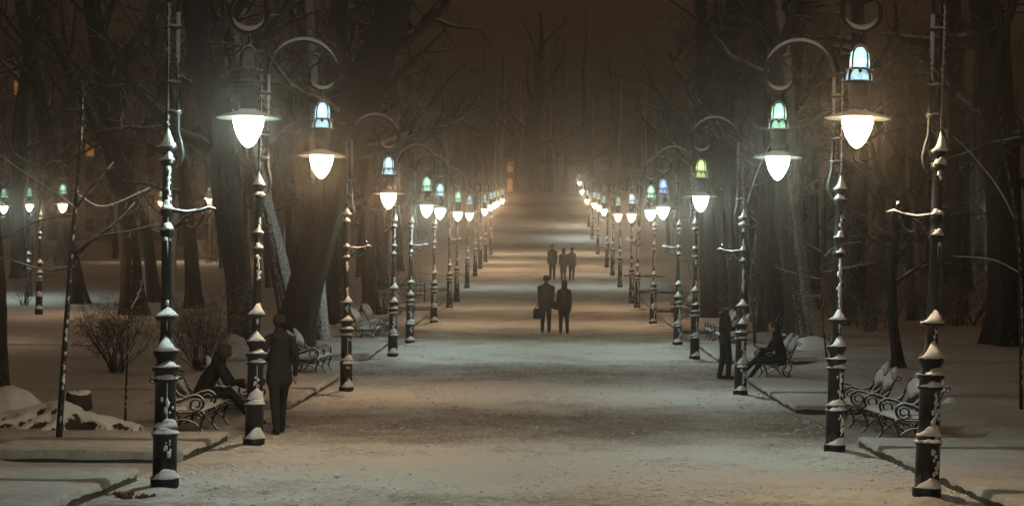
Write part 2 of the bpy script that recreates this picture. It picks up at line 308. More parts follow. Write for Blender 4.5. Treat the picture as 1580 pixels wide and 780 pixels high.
def lamp_meshes(s, v=0):
    """every mesh of a lamp post whose arm reaches to s (+1 right, -1 left)"""
    if (s, v) in cache: return cache[s, v]
    rng = random.Random(5+s+7*v); D = {}; A = math.atan2(-.85, .35)   # the side the snow was blown on
    D['pedestal'] = MB().lathe(PED, 24).mesh('pedestal', M['iron'])
    D['shaft'] = MB().lathe(SHAFT, 16).mesh('shaft', M['iron'])
    caps = []
    for q, (h, ro, ri, hk) in enumerate(CAPS):
        hk *= rng.uniform(.55, 1.15); ph = rng.uniform(0, 9); A2 = A+rng.uniform(-.35, .35)
        def fn(r, z, a, h=h, ro=ro, ri=ri, hk=hk, ph=ph, A2=A2):
            f = max(0, math.cos(a-A2)); w = .5+.5*math.cos(a-A2); t = z
            zz = h-.004+t*(.022+hk*(f**1.3))*(.35+.65*w)
            j = .006*math.sin(3*a+ph)+.004*math.sin(7*a+2*ph); e = mnoise.noise(Vector((r*30*math.cos(a), r*30*math.sin(a), zz*30+ph)))*.014
            return r+j*(1-t)*.8+e, zz+j*t+e*.8
        prof = [(ri-.005, 0), (ro+.002, 0), (ro+.007, .18), (ro*.86+ri*.14, .42), (ro*.5+ri*.5, .72), (ri*1.02+.003, .97), (ri-.008, 1.0)]
        caps.append(MB().lathe(prof, 28, fn=fn).mesh('snow_cap', M['snow']))
    D['caps'] = caps
    b = MB()
    def strip(z0, z1, r, dens, sz):
        k = int((z1-z0)*dens); z = z0
        for i in range(k):
            z = z0+(z1-z0)*(i+rng.random())/k; a = A+rng.gauss(.05, .22)
            if nz(z*1.3, s, 2.2, 3+v) < -.12: continue
            q = sz*rng.uniform(.5, 1.25)
            b.ball((r*math.cos(a), r*math.sin(a), z), q, 6, (1, .8, rng.uniform(1, 1.9)), .22, rng)
    strip(1.98, 2.65, .052, 75, .019); strip(3.0, 3.38, .046, 70, .017); strip(3.8, 5.05, .024, 34, .011)
    strip(.85, 1.15, .102, 55, .02); strip(.33, .6, .118, 50, .021); strip(1.66, 1.78, .054, 40, .018)
    cu = lambda r, z: (r*math.cos(A), r*math.sin(A), z)
    b.tube([cu(.112, .3), cu(.112, .62), cu(.1, .8), cu(.1, 1.2), cu(.08, 1.4), cu(.05, 1.65), cu(.05, 1.85), cu(.046, 2.0), cu(.044, 2.66), cu(.042, 3.0), cu(.04, 3.4), cu(.02, 3.8), cu(.02, 5.05)], .008, 5)
    D['snow_crust'] = b.mesh('snow_crust', M['snow'])
    b = MB()
    low = [(.075, 0, 3.47), (.10, 0, 3.46), (.135, 0, 3.53), (.15, 0, 3.62), (.128, 0, 3.72), (.10, 0, 3.84), (.10, 0, 4.0), (.10, 0, 5.06)]
    b.tube([(s*x, y, z) for x, y, z in low], [.008, .012, .02, .026, .03, .024, .022, .022], 8)
    b.tube(arc(.56, 5.06, .46, 180, 0, 26, s)+arc(.825, 5.06, .195, 0, -235, 26, s)[1:], [.026, .026, .028, .028, .030, .030, .028, .022], 8)
    e = [(s*.715, 0, 5.21), (s*.76, 0, 5.235), (s*.775, 0, 5.28), (s*.745, 0, 5.33), (s*.70, 0, 5.34), (s*.67, 0, 5.31)]
    b.tube(e, [.022, .03, .026, .022, .016, .008], 7); b.tube([(s*1.01, 0, 4.98), (s*1.05, 0, 5.03), (s*1.13, 0, 5.045)], [.02, .016, .004], 7)
    D['arm'] = b.mesh('arm', M['rod']); b = MB()
    up = [Vector(q)+Vector((0, -.006, .022)) for q in arc(.56, 5.06, .465, 152, 14, 26, s)]; b.tube(up, [.006, .018, .024, .026, .026, .024, .018, .006], 8)
    D['snow_ridge1'] = b.mesh('snow_ridge', M['snow']); b = MB()
    up = [Vector(q)+Vector((0, -.006, .02)) for q in arc(.825, 5.06, .185, -20, -165, 18, s)]; b.tube(up, [.006, .02, .03, .03, .02, .006], 8)
    D['snow_ridge2'] = b.mesh('snow_ridge', M['snow']); b = MB()
    b.tube([(s*.70, -.004, 5.225), (s*.745, -.004, 5.25), (s*.765, -.004, 5.29), (s*.745, -.004, 5.345), (s*.70, -.004, 5.36)], [.008, .018, .015, .018, .006], 7); D['snow_ridge3'] = b.mesh('snow_ridge', M['snow'])
    D['clamps'] = [MB().tube([(-s*.035, 0, h), (s*.03, 0, h+.01), (s*.09, 0, h), (s*.135, 0, h+.012)], [.022, .034, .034, .02], 8).mesh('clamp', M['rod']) for h in (3.93, 4.23, 4.80)]
    b = MB()
    b.tube([(0, 0, 5.08), (0, 0, 5.18), (s*.035, 0, 5.27), (s*.05, 0, 5.36), (s*.03, 0, 5.45), (-s*.02, 0, 5.54), (-s*.02, 0, 5.61), (s*.015, 0, 5.65), (s*.04, 0, 5.62)], [.022, .02, .024, .026, .02, .016, .013, .011, .005], 8)
    b.tube([(s*.045, 0, 5.30), (-s*.03, 0, 5.37), (-s*.10, 0, 5.36), (-s*.14, 0, 5.30)], [.02, .02, .014, .005], 7); b.lathe([(.01, 5.04), (.032, 5.06), (.036, 5.1), (.018, 5.13), (.01, 5.15)], 10)
    D['finial'] = b.mesh('finial', M['rod'])
    b = MB()
    b.tube([(s*.04, 0, 2.935), (s*.2, 0, 2.915), (s*.34, 0, 2.935), (s*.43, 0, 2.965), (s*.50, 0, 2.95)], [.024, .02, .019, .022, .008], 8)
    b.tube([(s*.40, 0, 2.96), (s*.40, 0, 3.02), (s*.385, 0, 3.06)], [.014, .012, .018], 7)
    b.tube([(s*.05, 0, 2.74), (s*.13, 0, 2.79), (s*.17, 0, 2.86), (s*.26, 0, 2.905)], [.02, .018, .016, .012], 7)
    b.tube([(s*.37, 0, 2.92), (s*.37, 0, 2.87), (s*.33, 0, 2.80), (s*.26, 0, 2.755), (s*.20, 0, 2.765), (s*.185, 0, 2.81), (s*.22, 0, 2.835)], [.01, .012, .013, .014, .013, .012, .014], 7)
    D['ladder_bar'] = b.mesh('ladder_bar', M['rod'])
    x = s*.825; c = (x, 0, 0)
    b = MB(); b.tube([(x, 0, 4.87), (x, 0, 4.80), (x, 0, 4.70)], [.016, .012, .022], 8)
    for q in range(4):
        a = q*math.pi/2+math.pi/4+.12*s
        b.tube([(x+r*math.cos(a), r*math.sin(a), z) for r, z in ((.02, 4.715), (.066, 4.695), (.096, 4.645), (.106, 4.57), (.106, 4.49), (.115, 4.46), (.138, 4.43), (.145, 4.38), (.14, 4.34))], [.012, .014, .010, .009, .010, .018, .016, .013, .015], 7)
    for q in range(8):
        a = q*math.pi/4+.12*s; b.ball((x+.13*math.cos(a), .13*math.sin(a), 4.455), .022, 6, (1, 1, 1.3))
    for r, z, t in ((.102, 4.478, .015), (.14, 4.345, .018)): b.tube([(x+r*math.cos(q*math.pi/10), r*math.sin(q*math.pi/10), z) for q in range(21)], t, 6, False)
    b.lathe([(.05, 4.70), (.03, 4.725), (.012, 4.74)], 10, c)
    for q in range(12):
        a = q*math.pi/6; b.ball((x+.15*math.cos(a), .15*math.sin(a), 4.345), .016, 6)
    D['lantern_frame'] = b.mesh('lantern_frame', M['rod'])
    D['crown'] = MB().lathe([(.015, 4.705), (.062, 4.685), (.090, 4.64), (.10, 4.57), (.10, 4.48), (.12, 4.44), (.13, 4.40), (.13, 4.35), (.10, 4.345)][::-1], 18, c)
    b = MB().lathe([(.125, 4.345), (.112, 4.33), (.095, 4.23), (.112, 4.21), (.112, 4.19), (.090, 4.17), (.088, 4.085), (.105, 4.055), (.17, 4.038), (.27, 4.010), (.325, 3.988), (.332, 3.981), (.325, 3.979), (.25, 3.991), (.158, 4.0), (.10, 4.002)][::-1], 28, c)
    D['lamp_shade'] = b.mesh('lamp_shade', M['shade'])
    b = MB().lathe([(.15, 4.001), (.155, 3.99), (.158, 3.955), (.147, 3.89), (.120, 3.815), (.084, 3.748), (.044, 3.70), (.004, 3.678)][::-1], 22, c); D['globe'] = b
    cache[s, v] = D; return D
tinted = {}
def tint_mesh(s, part, key, m):
    k = (s, part, key)
    if k not in tinted: tinted[k] = lamp_meshes(s)[part].mesh(part, m)
    return tinted[k]
ld = {}
for k, v in TINT.items():
    for pw in (1.0,):
        l = bpy.data.lights.new('bulb_'+k, 'POINT'); l.color = v; l.energy = LAMP_W*pw*{'cool': .95, 'warm': 1.1, 'amber': 1.1, 'neutral': 1.0}[k]; l.shadow_soft_size = .06; l.energy *= .5; ld[k] = l
        l2 = bpy.data.lights.new('downlight_'+k, 'SPOT'); l2.color = v; l2.energy = l.energy*1.5; l2.spot_size = math.radians(150); l2.spot_blend = 1; l2.shadow_soft_size = .06; ld[k+'s'] = l2
        l3 = l.copy(); l3.energy *= 1.7; ld[k+'far'] = l3; l4 = l2.copy(); l4.energy *= 1.9; ld[k+'sfar'] = l4
CL = bpy.data.lights.new('crown_light', 'POINT'); CL.color = (.85, 1, .9); CL.energy = 3.0; CL.shadow_soft_size = .05
LV = [0]
def lamp(x, y, s, tint, crown, ladder, label, group, lean=0, lit=True, rz=0, z=None, full=True, drop=0):
    o = empty('street_lamp', (x, y, hp(y) if z is None else z), label, 'street lamp', group, rz)
    o.rotation_euler = (0, math.radians(lean), rz); LV[0] += 1; D = lamp_meshes(s, LV[0] % 4 if y < 50 else 0)
    for p in ('pedestal', 'shaft', 'arm', 'finial', 'lantern_frame', 'lamp_shade'): link(p, D[p], o)
    if full:
        [link('clamp', c, o) for c in D['clamps']]; link('snow_crust', D['snow_crust'], o)
    if y < 62:
        for q in '123': link('snow_ridge', D['snow_ridge'+q], o)
    for c in (D['caps'] if y < 62 else D['caps'][3:7:1]): link('snow_cap', c, o)
    if ladder: link('ladder_bar', D['ladder_bar'], o)
    link('crown', tint_mesh(s, 'crown', crown, CROWN[crown]), o)
    link('globe', tint_mesh(s, 'globe', tint if lit else 'off', GLOBE[tint] if lit else CROWN['dull']), o)
    if lit and y < 62 and crown != 'dull':
        b = bpy.data.objects.new('crown_light', CL); C.objects.link(b); b.parent = o; b.location = (s*.825, 0, 4.55)
    if lit:
        b = bpy.data.objects.new('bulb', ld[tint]); C.objects.link(b); b.parent = o; b.location = (s*.825, 0, 3.89)
        if y > 98: b.data = ld[tint+'far']
        b = bpy.data.objects.new('reflector', ld[tint+('sfar' if y > 98 else 's')]); C.objects.link(b); b.parent = o; b.location = (s*.825, 0, 3.87)
    if drop:                                                   # the bracket of the two nearest posts sits lower
        for c in o.children:
            if c.name.split('.')[0] in ('arm', 'snow_ridge', 'lantern_frame', 'lamp_shade', 'crown', 'globe', 'bulb', 'reflector', 'crown_light'): c.location.z -= drop
    return o
ORD = ['nearest', 'second', 'third', 'fourth', 'fifth', 'sixth', 'seventh', 'eighth', 'ninth', 'tenth', 'eleventh', 'twelfth', 'thirteenth', 'fourteenth', 'fifteenth', 'sixteenth']
TW = {'cool': 'cold white', 'warm': 'warm yellow', 'amber': 'amber', 'neutral': 'creamy white'}
LL = [(257, 'cool', 'dull', 1, 0.0), (394, 'warm', 'pale', 0, .7), (536, 'amber', 'pale', 1, -.4), (607, 'cool', 'green', 0, -.3), (633, 'cool', 'pale', 1, 0), (670, 'warm', 'green', 0, .2), (694, 'warm', 'pale', 1, 0), (705, None, 'dull', 0, 0),
      (720.7, 'cool', 'green', 0, 0), (733, 'amber', 'pale', 1, 0), (741, 'amber', 'pale', 0, 0), (749, 'warm', 'green', 1, 0), (757, 'warm', 'pale', 0, 0)]
RR = [(1432, 'warm', 'pale', 1, 1.5), (1290, 'cool', 'green', 0, .6), (1144, 'cool', 'lime', 1, 0.2), (1073, 'cool', 'blue', 0, 0), (1046, 'cool', 'green', 1, 0), (1008, 'amber', 'pale', 0, 0), (983.5, 'amber', 'green', 1, 0), (975, None, 'dull', 0, 0),
      (957, 'cool', 'green', 1, 0), (945, 'neutral', 'green', 0, 0), (936, 'warm', 'pale', 1, 0), (922, 'warm', 'pale', 0, 0), (913, 'cool', 'pale', 1, 0), (908, 'neutral', 'pale', 0, 0)]
for side, rows in ((-1, LL), (1, RR)):
    for i, (px, tint, crown, lad, lean) in enumerate(rows):
        g = abs(px-CX); y = F*3.87/g
        if i > 2: lean += math.sin(i*5.1+side)*.5
        lab = '%s lamp post from the camera in the %s row, %s' % (ORD[i], 'left' if side < 0 else 'right', TW[tint]+' globe' if tint else 'globe unlit')
        if i == 0: lab = lab.replace(' from', ' to')
        lamp(side*3.87, y, -side, tint or 'cool', crown, lad, lab, 'cast iron lamp posts lining the avenue', lean, tint is not None, full=y < 100, drop=.10 if i == 0 else 0)
# the same rows carry on beside and behind the camera
for y in (7.2,):
    for side, t in ((-1, 'cool'), (1, 'neutral')):
        lamp(side*3.87, y, -side, t, 'pale', 0, 'lamp post beside the camera on the %s' % ('left' if side < 0 else 'right'), 'cast iron lamp posts lining the avenue')
# lamps of the side path in the park, left
def park_lamp(px, py, z, s, tint, crown, label, rz=0):
    p = W(px, py, z); lamp(p.x, z, s, tint, crown, 0, label, 'lamp posts of the side path', 0, True, rz, hg(p.x, z), False)
park_lamp(60, 487, 61, 1, 'amber', 'green', 'snow-crusted lamp post in the park far left, amber globe')
park_lamp(45, 465, 74, 1, 'cool', 'green', 'cold white lamp post just behind the amber one far left', -1.3)
park_lamp(-92, 550, 46, -1, 'warm', 'green', 'unseen lamp added outside the left edge to brighten the lawn')  # added out of view, only to brighten the left lawn
park_lamp(-26, 470, 70, 1, 'cool', 'green', 'lamp post cut by the left edge of the photo')
park_lamp(228, 415, 112, 1, 'warm', 'green', 'small far yellow lamp post seen left of nearest iron lamp')
park_lamp(342, 420, 105, -1, 'warm', 'green', 'small far lamp post seen right of nearest left lamp')
park_lamp(1545, 400, 120, -1, 'cool', 'pale', 'tiny far lamp post glinting among trees at far right')

# ------------------------------------------------------------------ benches
def spiral(cx, cz, r0, r1, a0, a1, n): return [(cx+(r0+(r1-r0)*i/n)*math.cos(math.radians(a0+(a1-a0)*i/n)), 0, cz+(r0+(r1-r0)*i/n)*math.sin(math.radians(a0+(a1-a0)*i/n))) for i in range(n+1)]
def catmull(P, k=5):
    P = [np.array(p, float) for p in P]; Q = [2*P[0]-P[1]]+P+[2*P[-1]-P[-2]]; out = []
    for i in range(1, len(Q)-2):
        for t in np.arange(k)/k:
            out.append(.5*((2*Q[i])+(-Q[i-1]+Q[i+1])*t+(2*Q[i-1]-5*Q[i]+4*Q[i+1]-Q[i+2])*t*t+(-Q[i-1]+3*Q[i]-3*Q[i+1]+Q[i+2])*t**3))
    return out+[P[-1]]
# profile in x (0 back .. .74 front), z
b = MB(); T = .017
b.tube(catmull([(.30, 0, .36), (.17, 0, .40), (.10, 0, .52), (.03, 0, .68), (-.03, 0, .80)])+spiral(-.075, .82, .045, .02, -10, -420, 18)[0:], [.019, .019, .016, .012], 7, flat=1.5)
b.tube(catmull([(.06, 0, .60), (.13, 0, .53), (.24, 0, .50), (.36, 0, .53), (.48, 0, .585)])+spiral(.575, .475, .13, .035, 128, -480, 40)[0:], [.02, .022, .022, .018, .015, .012], 7, flat=1.5)
b.tube(catmull([(.10, 0, .36), (.3, 0, .345), (.5, 0, .35), (.66, 0, .37)]), T, 7, flat=1.4)
b.tube(catmull([(.66, 0, .37), (.70, 0, .30), (.655, 0, .20), (.64, 0, .11), (.70, 0, .02), (.74, 0, .005)]), [.018, .02, .016, .02, .012], 7, flat=1.4)
b.tube(spiral(.625, .285, .055, .02, 80, 420, 16), .012, 6, flat=1.4)
b.tube(catmull([(.12, 0, .37), (.08, 0, .27), (.14, 0, .16), (.13, 0, .08), (.05, 0, .02), (.01, 0, .005)]), [.018, .02, .016, .02, .012], 7, flat=1.4)
b.tube(catmull([(.12, 0, .10), (.22, 0, .19), (.38, 0, .235), (.54, 0, .19), (.65, 0, .10)]), .015, 7, flat=1.4)
b.tube(spiral(.30, .29, .045, .02, 90, 400, 14), .010, 6, flat=1.4); b.tube(spiral(.46, .29, .045, .02, 90, -220, 14), .010, 6, flat=1.4)
side_me = b.mesh('side_frame', M['rod'])
seat = MB()
for i in range(6): x = .16+i*.088; seat.box(x, x+.07, -.92, .92, .355, .378)
seat_me = seat.mesh('seat', M['wood'], False)
bk = MB()
for i in range(2):
    t = (.12, .88)[i]; x = .15+(-.03-.15)*t; z = .42+(.80-.42)*t; bk.box(x-.012, x+.018, -.92, .92, z-.025, z+.02)
for yc in (-.46, .46):                                         # radiating cast rods of each back panel
    for k in range(11):
        a = (k-5)/5; y0, y1 = yc+a*.12, yc+a*.40
        bk.tube([(.135, y0, .44), (.04, (y0+y1)/2+a*.03, .62), (-.02, y1, .80-.03*abs(a))], .009, 5)
    bk.tube([(-.02+.03*abs(a), yc+a*.42, .80+.10*(1-a*a)) for a in np.linspace(-1, 1, 11)], .014, 6)
back_me = bk.mesh('backrest', M['rod'])
def heap(xs, ys, fn, z0):
    nx, ny = len(xs), len(ys); V = [(x, y, z0(x, y)+max(0, fn(x, y))) for y in ys for x in xs]
    F_ = [(j*nx+i, j*nx+i+1, (j+1)*nx+i+1, (j+1)*nx+i) for j in range(ny-1) for i in range(nx-1)]
    o = len(V); V += [(x, y, z0(x, y)-.012) for y in ys for x in xs]; F_ += [tuple(q+o for q in f)[::-1] for f in F_]
    rim = [i for i in range(nx)]+[j*nx+nx-1 for j in range(1, ny)]+[(ny-1)*nx+i for i in range(nx-2, -1, -1)]+[j*nx for j in range(ny-2, 0, -1)]
    F_ += [(rim[k], rim[k-1], rim[k-1]+o, rim[k]+o) for k in range(len(rim))]
    return V, F_
def bench_snow(seed):
    D = MB(); fn = lambda x, y: (.055+.012*nz(x*3, y*3, 1.5, seed))*(min(1, (x-.15)/.05, (.69-x)/.05, (.91-abs(y))/.06, abs(y)/.03+.3)**.5 if min(x-.15, .69-x, .91-abs(y)) > 0 else 0)
    V, F_ = heap([.15+.54*i/14 for i in range(15)], [-.91+1.82*i/44 for i in range(45)], fn, lambda x, y: .379)
    D.add(V, F_); seat_s = D.mesh('seat_snow', M['snow'])
    clumps = []
    rng = random.Random(seed)
    for yc in (-.46, .46):
        c = MB(); pk = rng.uniform(-.08, .08); hk = rng.uniform(.13, .2); n = 26
        pts = []; rad = []
        V = []; ring = 10
        for k in range(n+1):                                   # a tall drift of snow lying over the fan-shaped panel
            a = -1+2*k/n; y = yc+a*.40; top = .83+hk*max(0, 1-abs(a-pk)*1.25)**.8-.03*abs(a); bot = .60+.13*abs(a)+.05*math.sin(k*2.1)+rng.uniform(-.01, .01)
            th = .05*(1-abs(a)**3)+.014
            for j in range(ring):
                q = 2*math.pi*j/ring; zc = (top+bot)/2; zz = zc+(top-bot)/2*math.sin(q); lean_ = .15-.18*(zz-.42)/.38
                V.append((lean_+th*math.cos(q)*(1.2 if math.cos(q) > 0 else .8)+.01*rng.uniform(-1, 1), y, zz))
        F_ = [(i*ring+j, i*ring+(j+1) % ring, (i+1)*ring+(j+1) % ring, (i+1)*ring+j) for i in range(n) for j in range(ring)]+[tuple(range(ring-1, -1, -1)), tuple(range(n*ring, (n+1)*ring))]
        c.add(V, F_); clumps.append(c.mesh('snow_drift', M['snow']))
    return seat_s, clumps
bsnow = [bench_snow(i) for i in range(3)]
def bench(side, y, x=5.15, k=0, label='', rz=0, snow=True, seat_snow=True):
    """front faces the path; the profile's +x is the front"""
    o = empty('park_bench', (side*(x+.74), y, hg(side*6, y)+.005), label, 'bench', 'park benches beside the avenue', (0 if side < 0 else math.pi)+rz)
    for yy in (-.92, 0, .92): link('side_frame', side_me, o, (0, yy, 0))
    link('seat', seat_me, o); link('backrest', back_me, o)
    if seat_snow: link('seat_snow', bsnow[k % 3][0], o)
    if snow:
        for c in bsnow[k % 3][1]: link('snow_drift', c, o)
    return o
SC = 1.0
bench(1, 25.6, 5.05, 0, 'nearest bench on the right, behind the nearest right lamp post', .06)
bench(1, 28.3, 5.0, 1, 'second bench on the right, behind the two nearest right lamps', -.05)
bench(1, 39.0, 4.95, 2, 'right-hand bench that the man in black sits on', 0, True, False)
bench(1, 49.6, 5.1, 0, 'snowy bench behind the standing man on the right', .04)
bench(1, 51.9, 5.0, 1, 'bench beyond the standing man, further of a pair', 0)
bench(1, 66, 5.0, 2, 'faint bench far down the right row of lamps')
bench(-1, 26.0, 5.0, 1, 'nearest bench on the left, partly behind the first lamp post', 0, False)
bench(-1, 29.2, 4.9, 2, 'second bench on the left, with tall snow drifts on its back', .04)
bench(-1, 39.3, 5.05, 0, 'third bench on the left, in front of the leaning trunk', -.03)
bench(-1, 51.5, 5.0, 1, 'fourth bench on the left, behind the third lamp post', .03)
bench(-1, 54.0, 4.9, 2, 'fifth bench on the left, right behind the fourth', 0)
bench(-1, 65, 5.0, 0, 'faint bench far down the left row of lamps')

# ------------------------------------------------------------------ trees
def grow(mb, p, d, L_, r, lev, rng, n=6, droop=.0, up=.12, kids=(7, 6, 5, 4), wob=.22, start=.25, ratio=.6):
    k = max(3, int(4+lev)); pts = [Vector(p)]; dv = Vector(d).normalized()
    for i in range(k):
        dv = (dv+Vector((rng.gauss(0, wob), rng.gauss(0, wob), rng.gauss(0, wob)+up))*.5).normalized(); pts.append(pts[-1]+dv*L_/k)
    mb.tube(pts, [r, r*.75, r*.5, r*.12] if lev else [r, r*.25], n, cap=False)
    sprout(mb, pts, r, L_, lev, rng, n, up, kids, wob, start, ratio)
def sprout(mb, pts, r, L_, lev, rng, n, up, kids, wob, start, ratio):
    if lev <= 0: return
    nk = kids[-lev] if lev <= len(kids) else kids[0]; k = len(pts)-1
    for i in range(nk):
        t = start+(1-start)*(i+rng.random())/nk; q = min(k-1, int(t*k)); f = t*k-q
        pp = pts[q].lerp(pts[q+1], f); ax = (pts[q+1]-pts[q]).normalized()
        a = rng.uniform(0, 2*math.pi); side = ax.orthogonal().normalized(); side.rotate(Matrix.Rotation(a, 3, ax))
        dd = ax*rng.uniform(.35, .8)+side*rng.uniform(.7, 1.1)
        ll = L_*ratio*rng.uniform(.6, 1.1)*(1.15-.6*t); rr = max(.004, r*(1-.65*t)*rng.uniform(.4, .6))
        grow(mb, pp, dd, ll, rr, lev-1, rng, max(3, n-1), 0, up, kids, wob, .15, ratio)
def trunk_mesh(pts, rads, n=12, flare=True, seed=0, m='bark'):
    # n > 20: deep bark furrows as geometry
    """tapered trunk with root flare and an uneven surface"""
    P = catmull(pts, 14 if n > 20 else 6); k = len(P); R = np.interp(np.linspace(0, 1, k), np.linspace(0, 1, len(rads)), rads); V = []
    for i, p in enumerate(P):
        t = P[min(i+1, k-1)]-P[max(i-1, 0)]; hgt = p[2]-P[0][2]
        for j in range(n):
            a = 2*math.pi*j/n; rr = R[i]*(1+.10*mnoise.noise(Vector((math.cos(a)*1.3, math.sin(a)*1.3, hgt*.5+seed)))+.05*math.sin(5*a+seed))
            if n > 20: q_ = mnoise.noise(Vector((math.cos(a)*5, math.sin(a)*5, hgt*.45+seed))); rr *= 1-.11*(1-min(1, abs(q_)*4))+.03*mnoise.noise(Vector((math.cos(a)*9, math.sin(a)*9, hgt*2.5)))
            if flare: rr *= 1+.7*math.exp(-max(0, hgt-.1)/(R[0]*1.1))*(1+.45*math.sin(4*a+seed*1.7))*.6
            V.append((p[0]+rr*math.cos(a), p[1]+rr*math.sin(a), p[2]))
    mb = MB(); mb.add(V, [(i*n+j, i*n+(j+1) % n, (i+1)*n+(j+1) % n, (i+1)*n+j) for i in range(k-1) for j in range(n)])
    return mb.mesh('trunk', M[m]), [Vector(p) for p in P]
def big_tree(pix, z, widths, label, seed, m='bark', crown=True, kids=(9, 6, 5, 4), top=12, start=.38, spread=5.5, grp='big old trees beside the avenue', flare=True):
    """trunk follows image points pix at distance z; widths in pixels"""
    rng = random.Random(seed); pts = [W(x, y, z) for x, y in pix]; base = pts[0]
    pts[0].z = hg(base.x, z)-.15
    w = [q*z/F/2 for q in widths]
    last = pts[-1]; d = (pts[-1]-pts[-2]).normalized(); p = last; dd = d.copy()
    ext = []; h = 0
    while p.z < top:
        dd = (dd*.7+Vector((rng.uniform(-.12, .12), rng.uniform(-.12, .12), .3))).normalized(); p = p+dd*1.8; ext.append(p)
    al = pts+ext; ww = w+[w[-1]*(1-.8*(i+1)/max(1, len(ext))) for i in range(len(ext))]
    org = Vector((base.x, z, hg(base.x, z))); rel = [q-org for q in al]
    # radii by arc position
    seg = [0]
    for i in range(1, len(rel)): seg.append(seg[-1]+(rel[i]-rel[i-1]).length)
    R = np.interp(np.linspace(0, 1, 24), [q/seg[-1] for q in seg], ww)
    # resample path evenly
    PP = [Vector(tuple(np.interp(t*seg[-1], seg, [q[c] for q in rel]) for c in range(3))) for t in np.linspace(0, 1, 12)]
    o = empty('tree', org, label, 'tree', grp)
    me, P = trunk_mesh(PP, list(R), 56, flare, seed, m); link('trunk', me, o)
    if crown:
        mb = MB(); nk = kids[0]
        for i in range(nk):
            t = start+(1-start)*(i+rng.random())/nk; q = min(len(P)-2, int(t*(len(P)-1))); a = rng.uniform(0, 2*math.pi)
            rr = float(np.interp(t, np.linspace(0, 1, 24), R))
            grow(mb, P[q], Vector((math.cos(a), math.sin(a), rng.uniform(.35, .9))), spread*rng.uniform(.7, 1.2)*(1.1-.4*t), rr*rng.uniform(.35, .6), 3, rng, 6, kids=kids[1:], wob=.28, up=.08)
        link('crown', mb.mesh('crown', M['twig']), o)
    return o
big_tree([(378, 552), (368, 430), (345, 250), (318, 80), (305, 0)], 44, [44, 40, 50, 52, 50], 'broad dark trunk leaning left behind the second left lamp post', 11)
big_tree([(448, 560), (462, 480), (490, 370), (520, 270), (564, 140), (612, 0), (640, -90)], 42, [54, 56, 58, 60, 60, 56, 44], 'massive dark trunk leaning right over the third left bench', 12, spread=5)
big_tree([(452, 520), (436, 430), (400, 290), (372, 160), (350, 0)], 50, [34, 32, 28, 26, 24], 'snow-plastered trunk leaning left behind the massive leaning trunk', 13, 'bark_white')
big_tree([(492, 528), (488, 440), (480, 300), (478, 120), (470, 0)], 49, [34, 28, 28, 26, 24], 'upright snow-whitened trunk between massive trunk and third left lamp', 14, 'bark_white')
big_tree([(522, 505), (520, 400), (516, 240), (520, 60), (524, 0)], 58, [36, 34, 32, 30, 28], 'dark upright trunk just left of the third left lamp post', 15)
big_tree([(572, 490), (568, 380), (566, 200), (560, 0)], 66, [26, 22, 20, 18], 'slim trunk behind the third left lamp post', 16)
big_tree([(208, 468), (200, 380), (178, 240), (158, 110), (140, 0)], 62, [40, 30, 32, 28, 26], 'dark trunk leaning left over the round bush in the left park', 17)
big_tree([(126, 474), (108, 380), (78, 240), (50, 100), (30, 0)], 70, [24, 20, 22, 18, 16], 'thinner trunk leaning left beside the round-bush tree', 18)
big_tree([(240, 440), (225, 350), (170, 240), (110, 120), (70, 40)], 72, [20, 18, 15, 13, 11], 'slender slanting trunk far behind in the left park', 19)
big_tree([(-18, 640), (-26, 400), (-60, 100), (-70, 0)], 26, [66, 62, 56, 54], 'huge trunk at the left edge with snowy spreading roots', 20, 'bark', crown=False)
big_tree([(1240, 522), (1226, 420), (1212, 300), (1206, 120), (1190, 0)], 52, [48, 42, 40, 36, 34], 'snow-speckled trunk right behind the seated man', 21, 'bark_white')
big_tree([(1190, 512), (1186, 400), (1184, 250), (1180, 90), (1160, 0)], 56, [40, 36, 36, 32, 30], 'dark trunk left of the snow-speckled one on the right', 22)
big_tree([(1388, 578), (1378, 500), (1376, 420), (1384, 330), (1350, 250)], 41, [20, 15, 14, 10, 7], 'small bare tree with wide low branches, between the right lamps', 23, top=5.5, start=.25, spread=2.6, kids=(11, 6, 5, 4))
big_tree([(1552, 532), (1552, 400), (1545, 220), (1530, 60), (1520, 0)], 50, [56, 50, 52, 50, 48], 'thick black trunk at the right edge with snowy root flare', 24)
big_tree([(1096, 505), (1092, 400), (1090, 240), (1084, 60), (1080, 0)], 64, [26, 24, 22, 20, 20], 'upright trunk behind the fourth and fifth right lamps', 25)
big_tree([(1142, 500), (1134, 380), (1120, 200), (1130, 0)], 62, [28, 26, 24, 22], 'trunk just left of the third right lamp post', 26)
big_tree([(1325, 492), (1322, 380), (1330, 200), (1322, 0)], 66, [26, 24, 22, 20], 'dim trunk between the two nearest right lamps', 27)
big_tree([(1470, 490), (1468, 380), (1476, 200), (1470, 0)], 70, [30, 28, 26, 24], 'dim trunk beyond the nearest right lamp post', 28)
big_tree([(30, 440), (26, 330), (30, 180), (60, 0)], 88, [22, 20, 18, 18], 'pale far trunk left of the park lamps', 29)
big_tree([(300, 500), (296, 400), (280, 260), (240, 60)], 68, [26, 22, 20, 20], 'dim trunk behind the nearest left lamp ladder bar', 30)
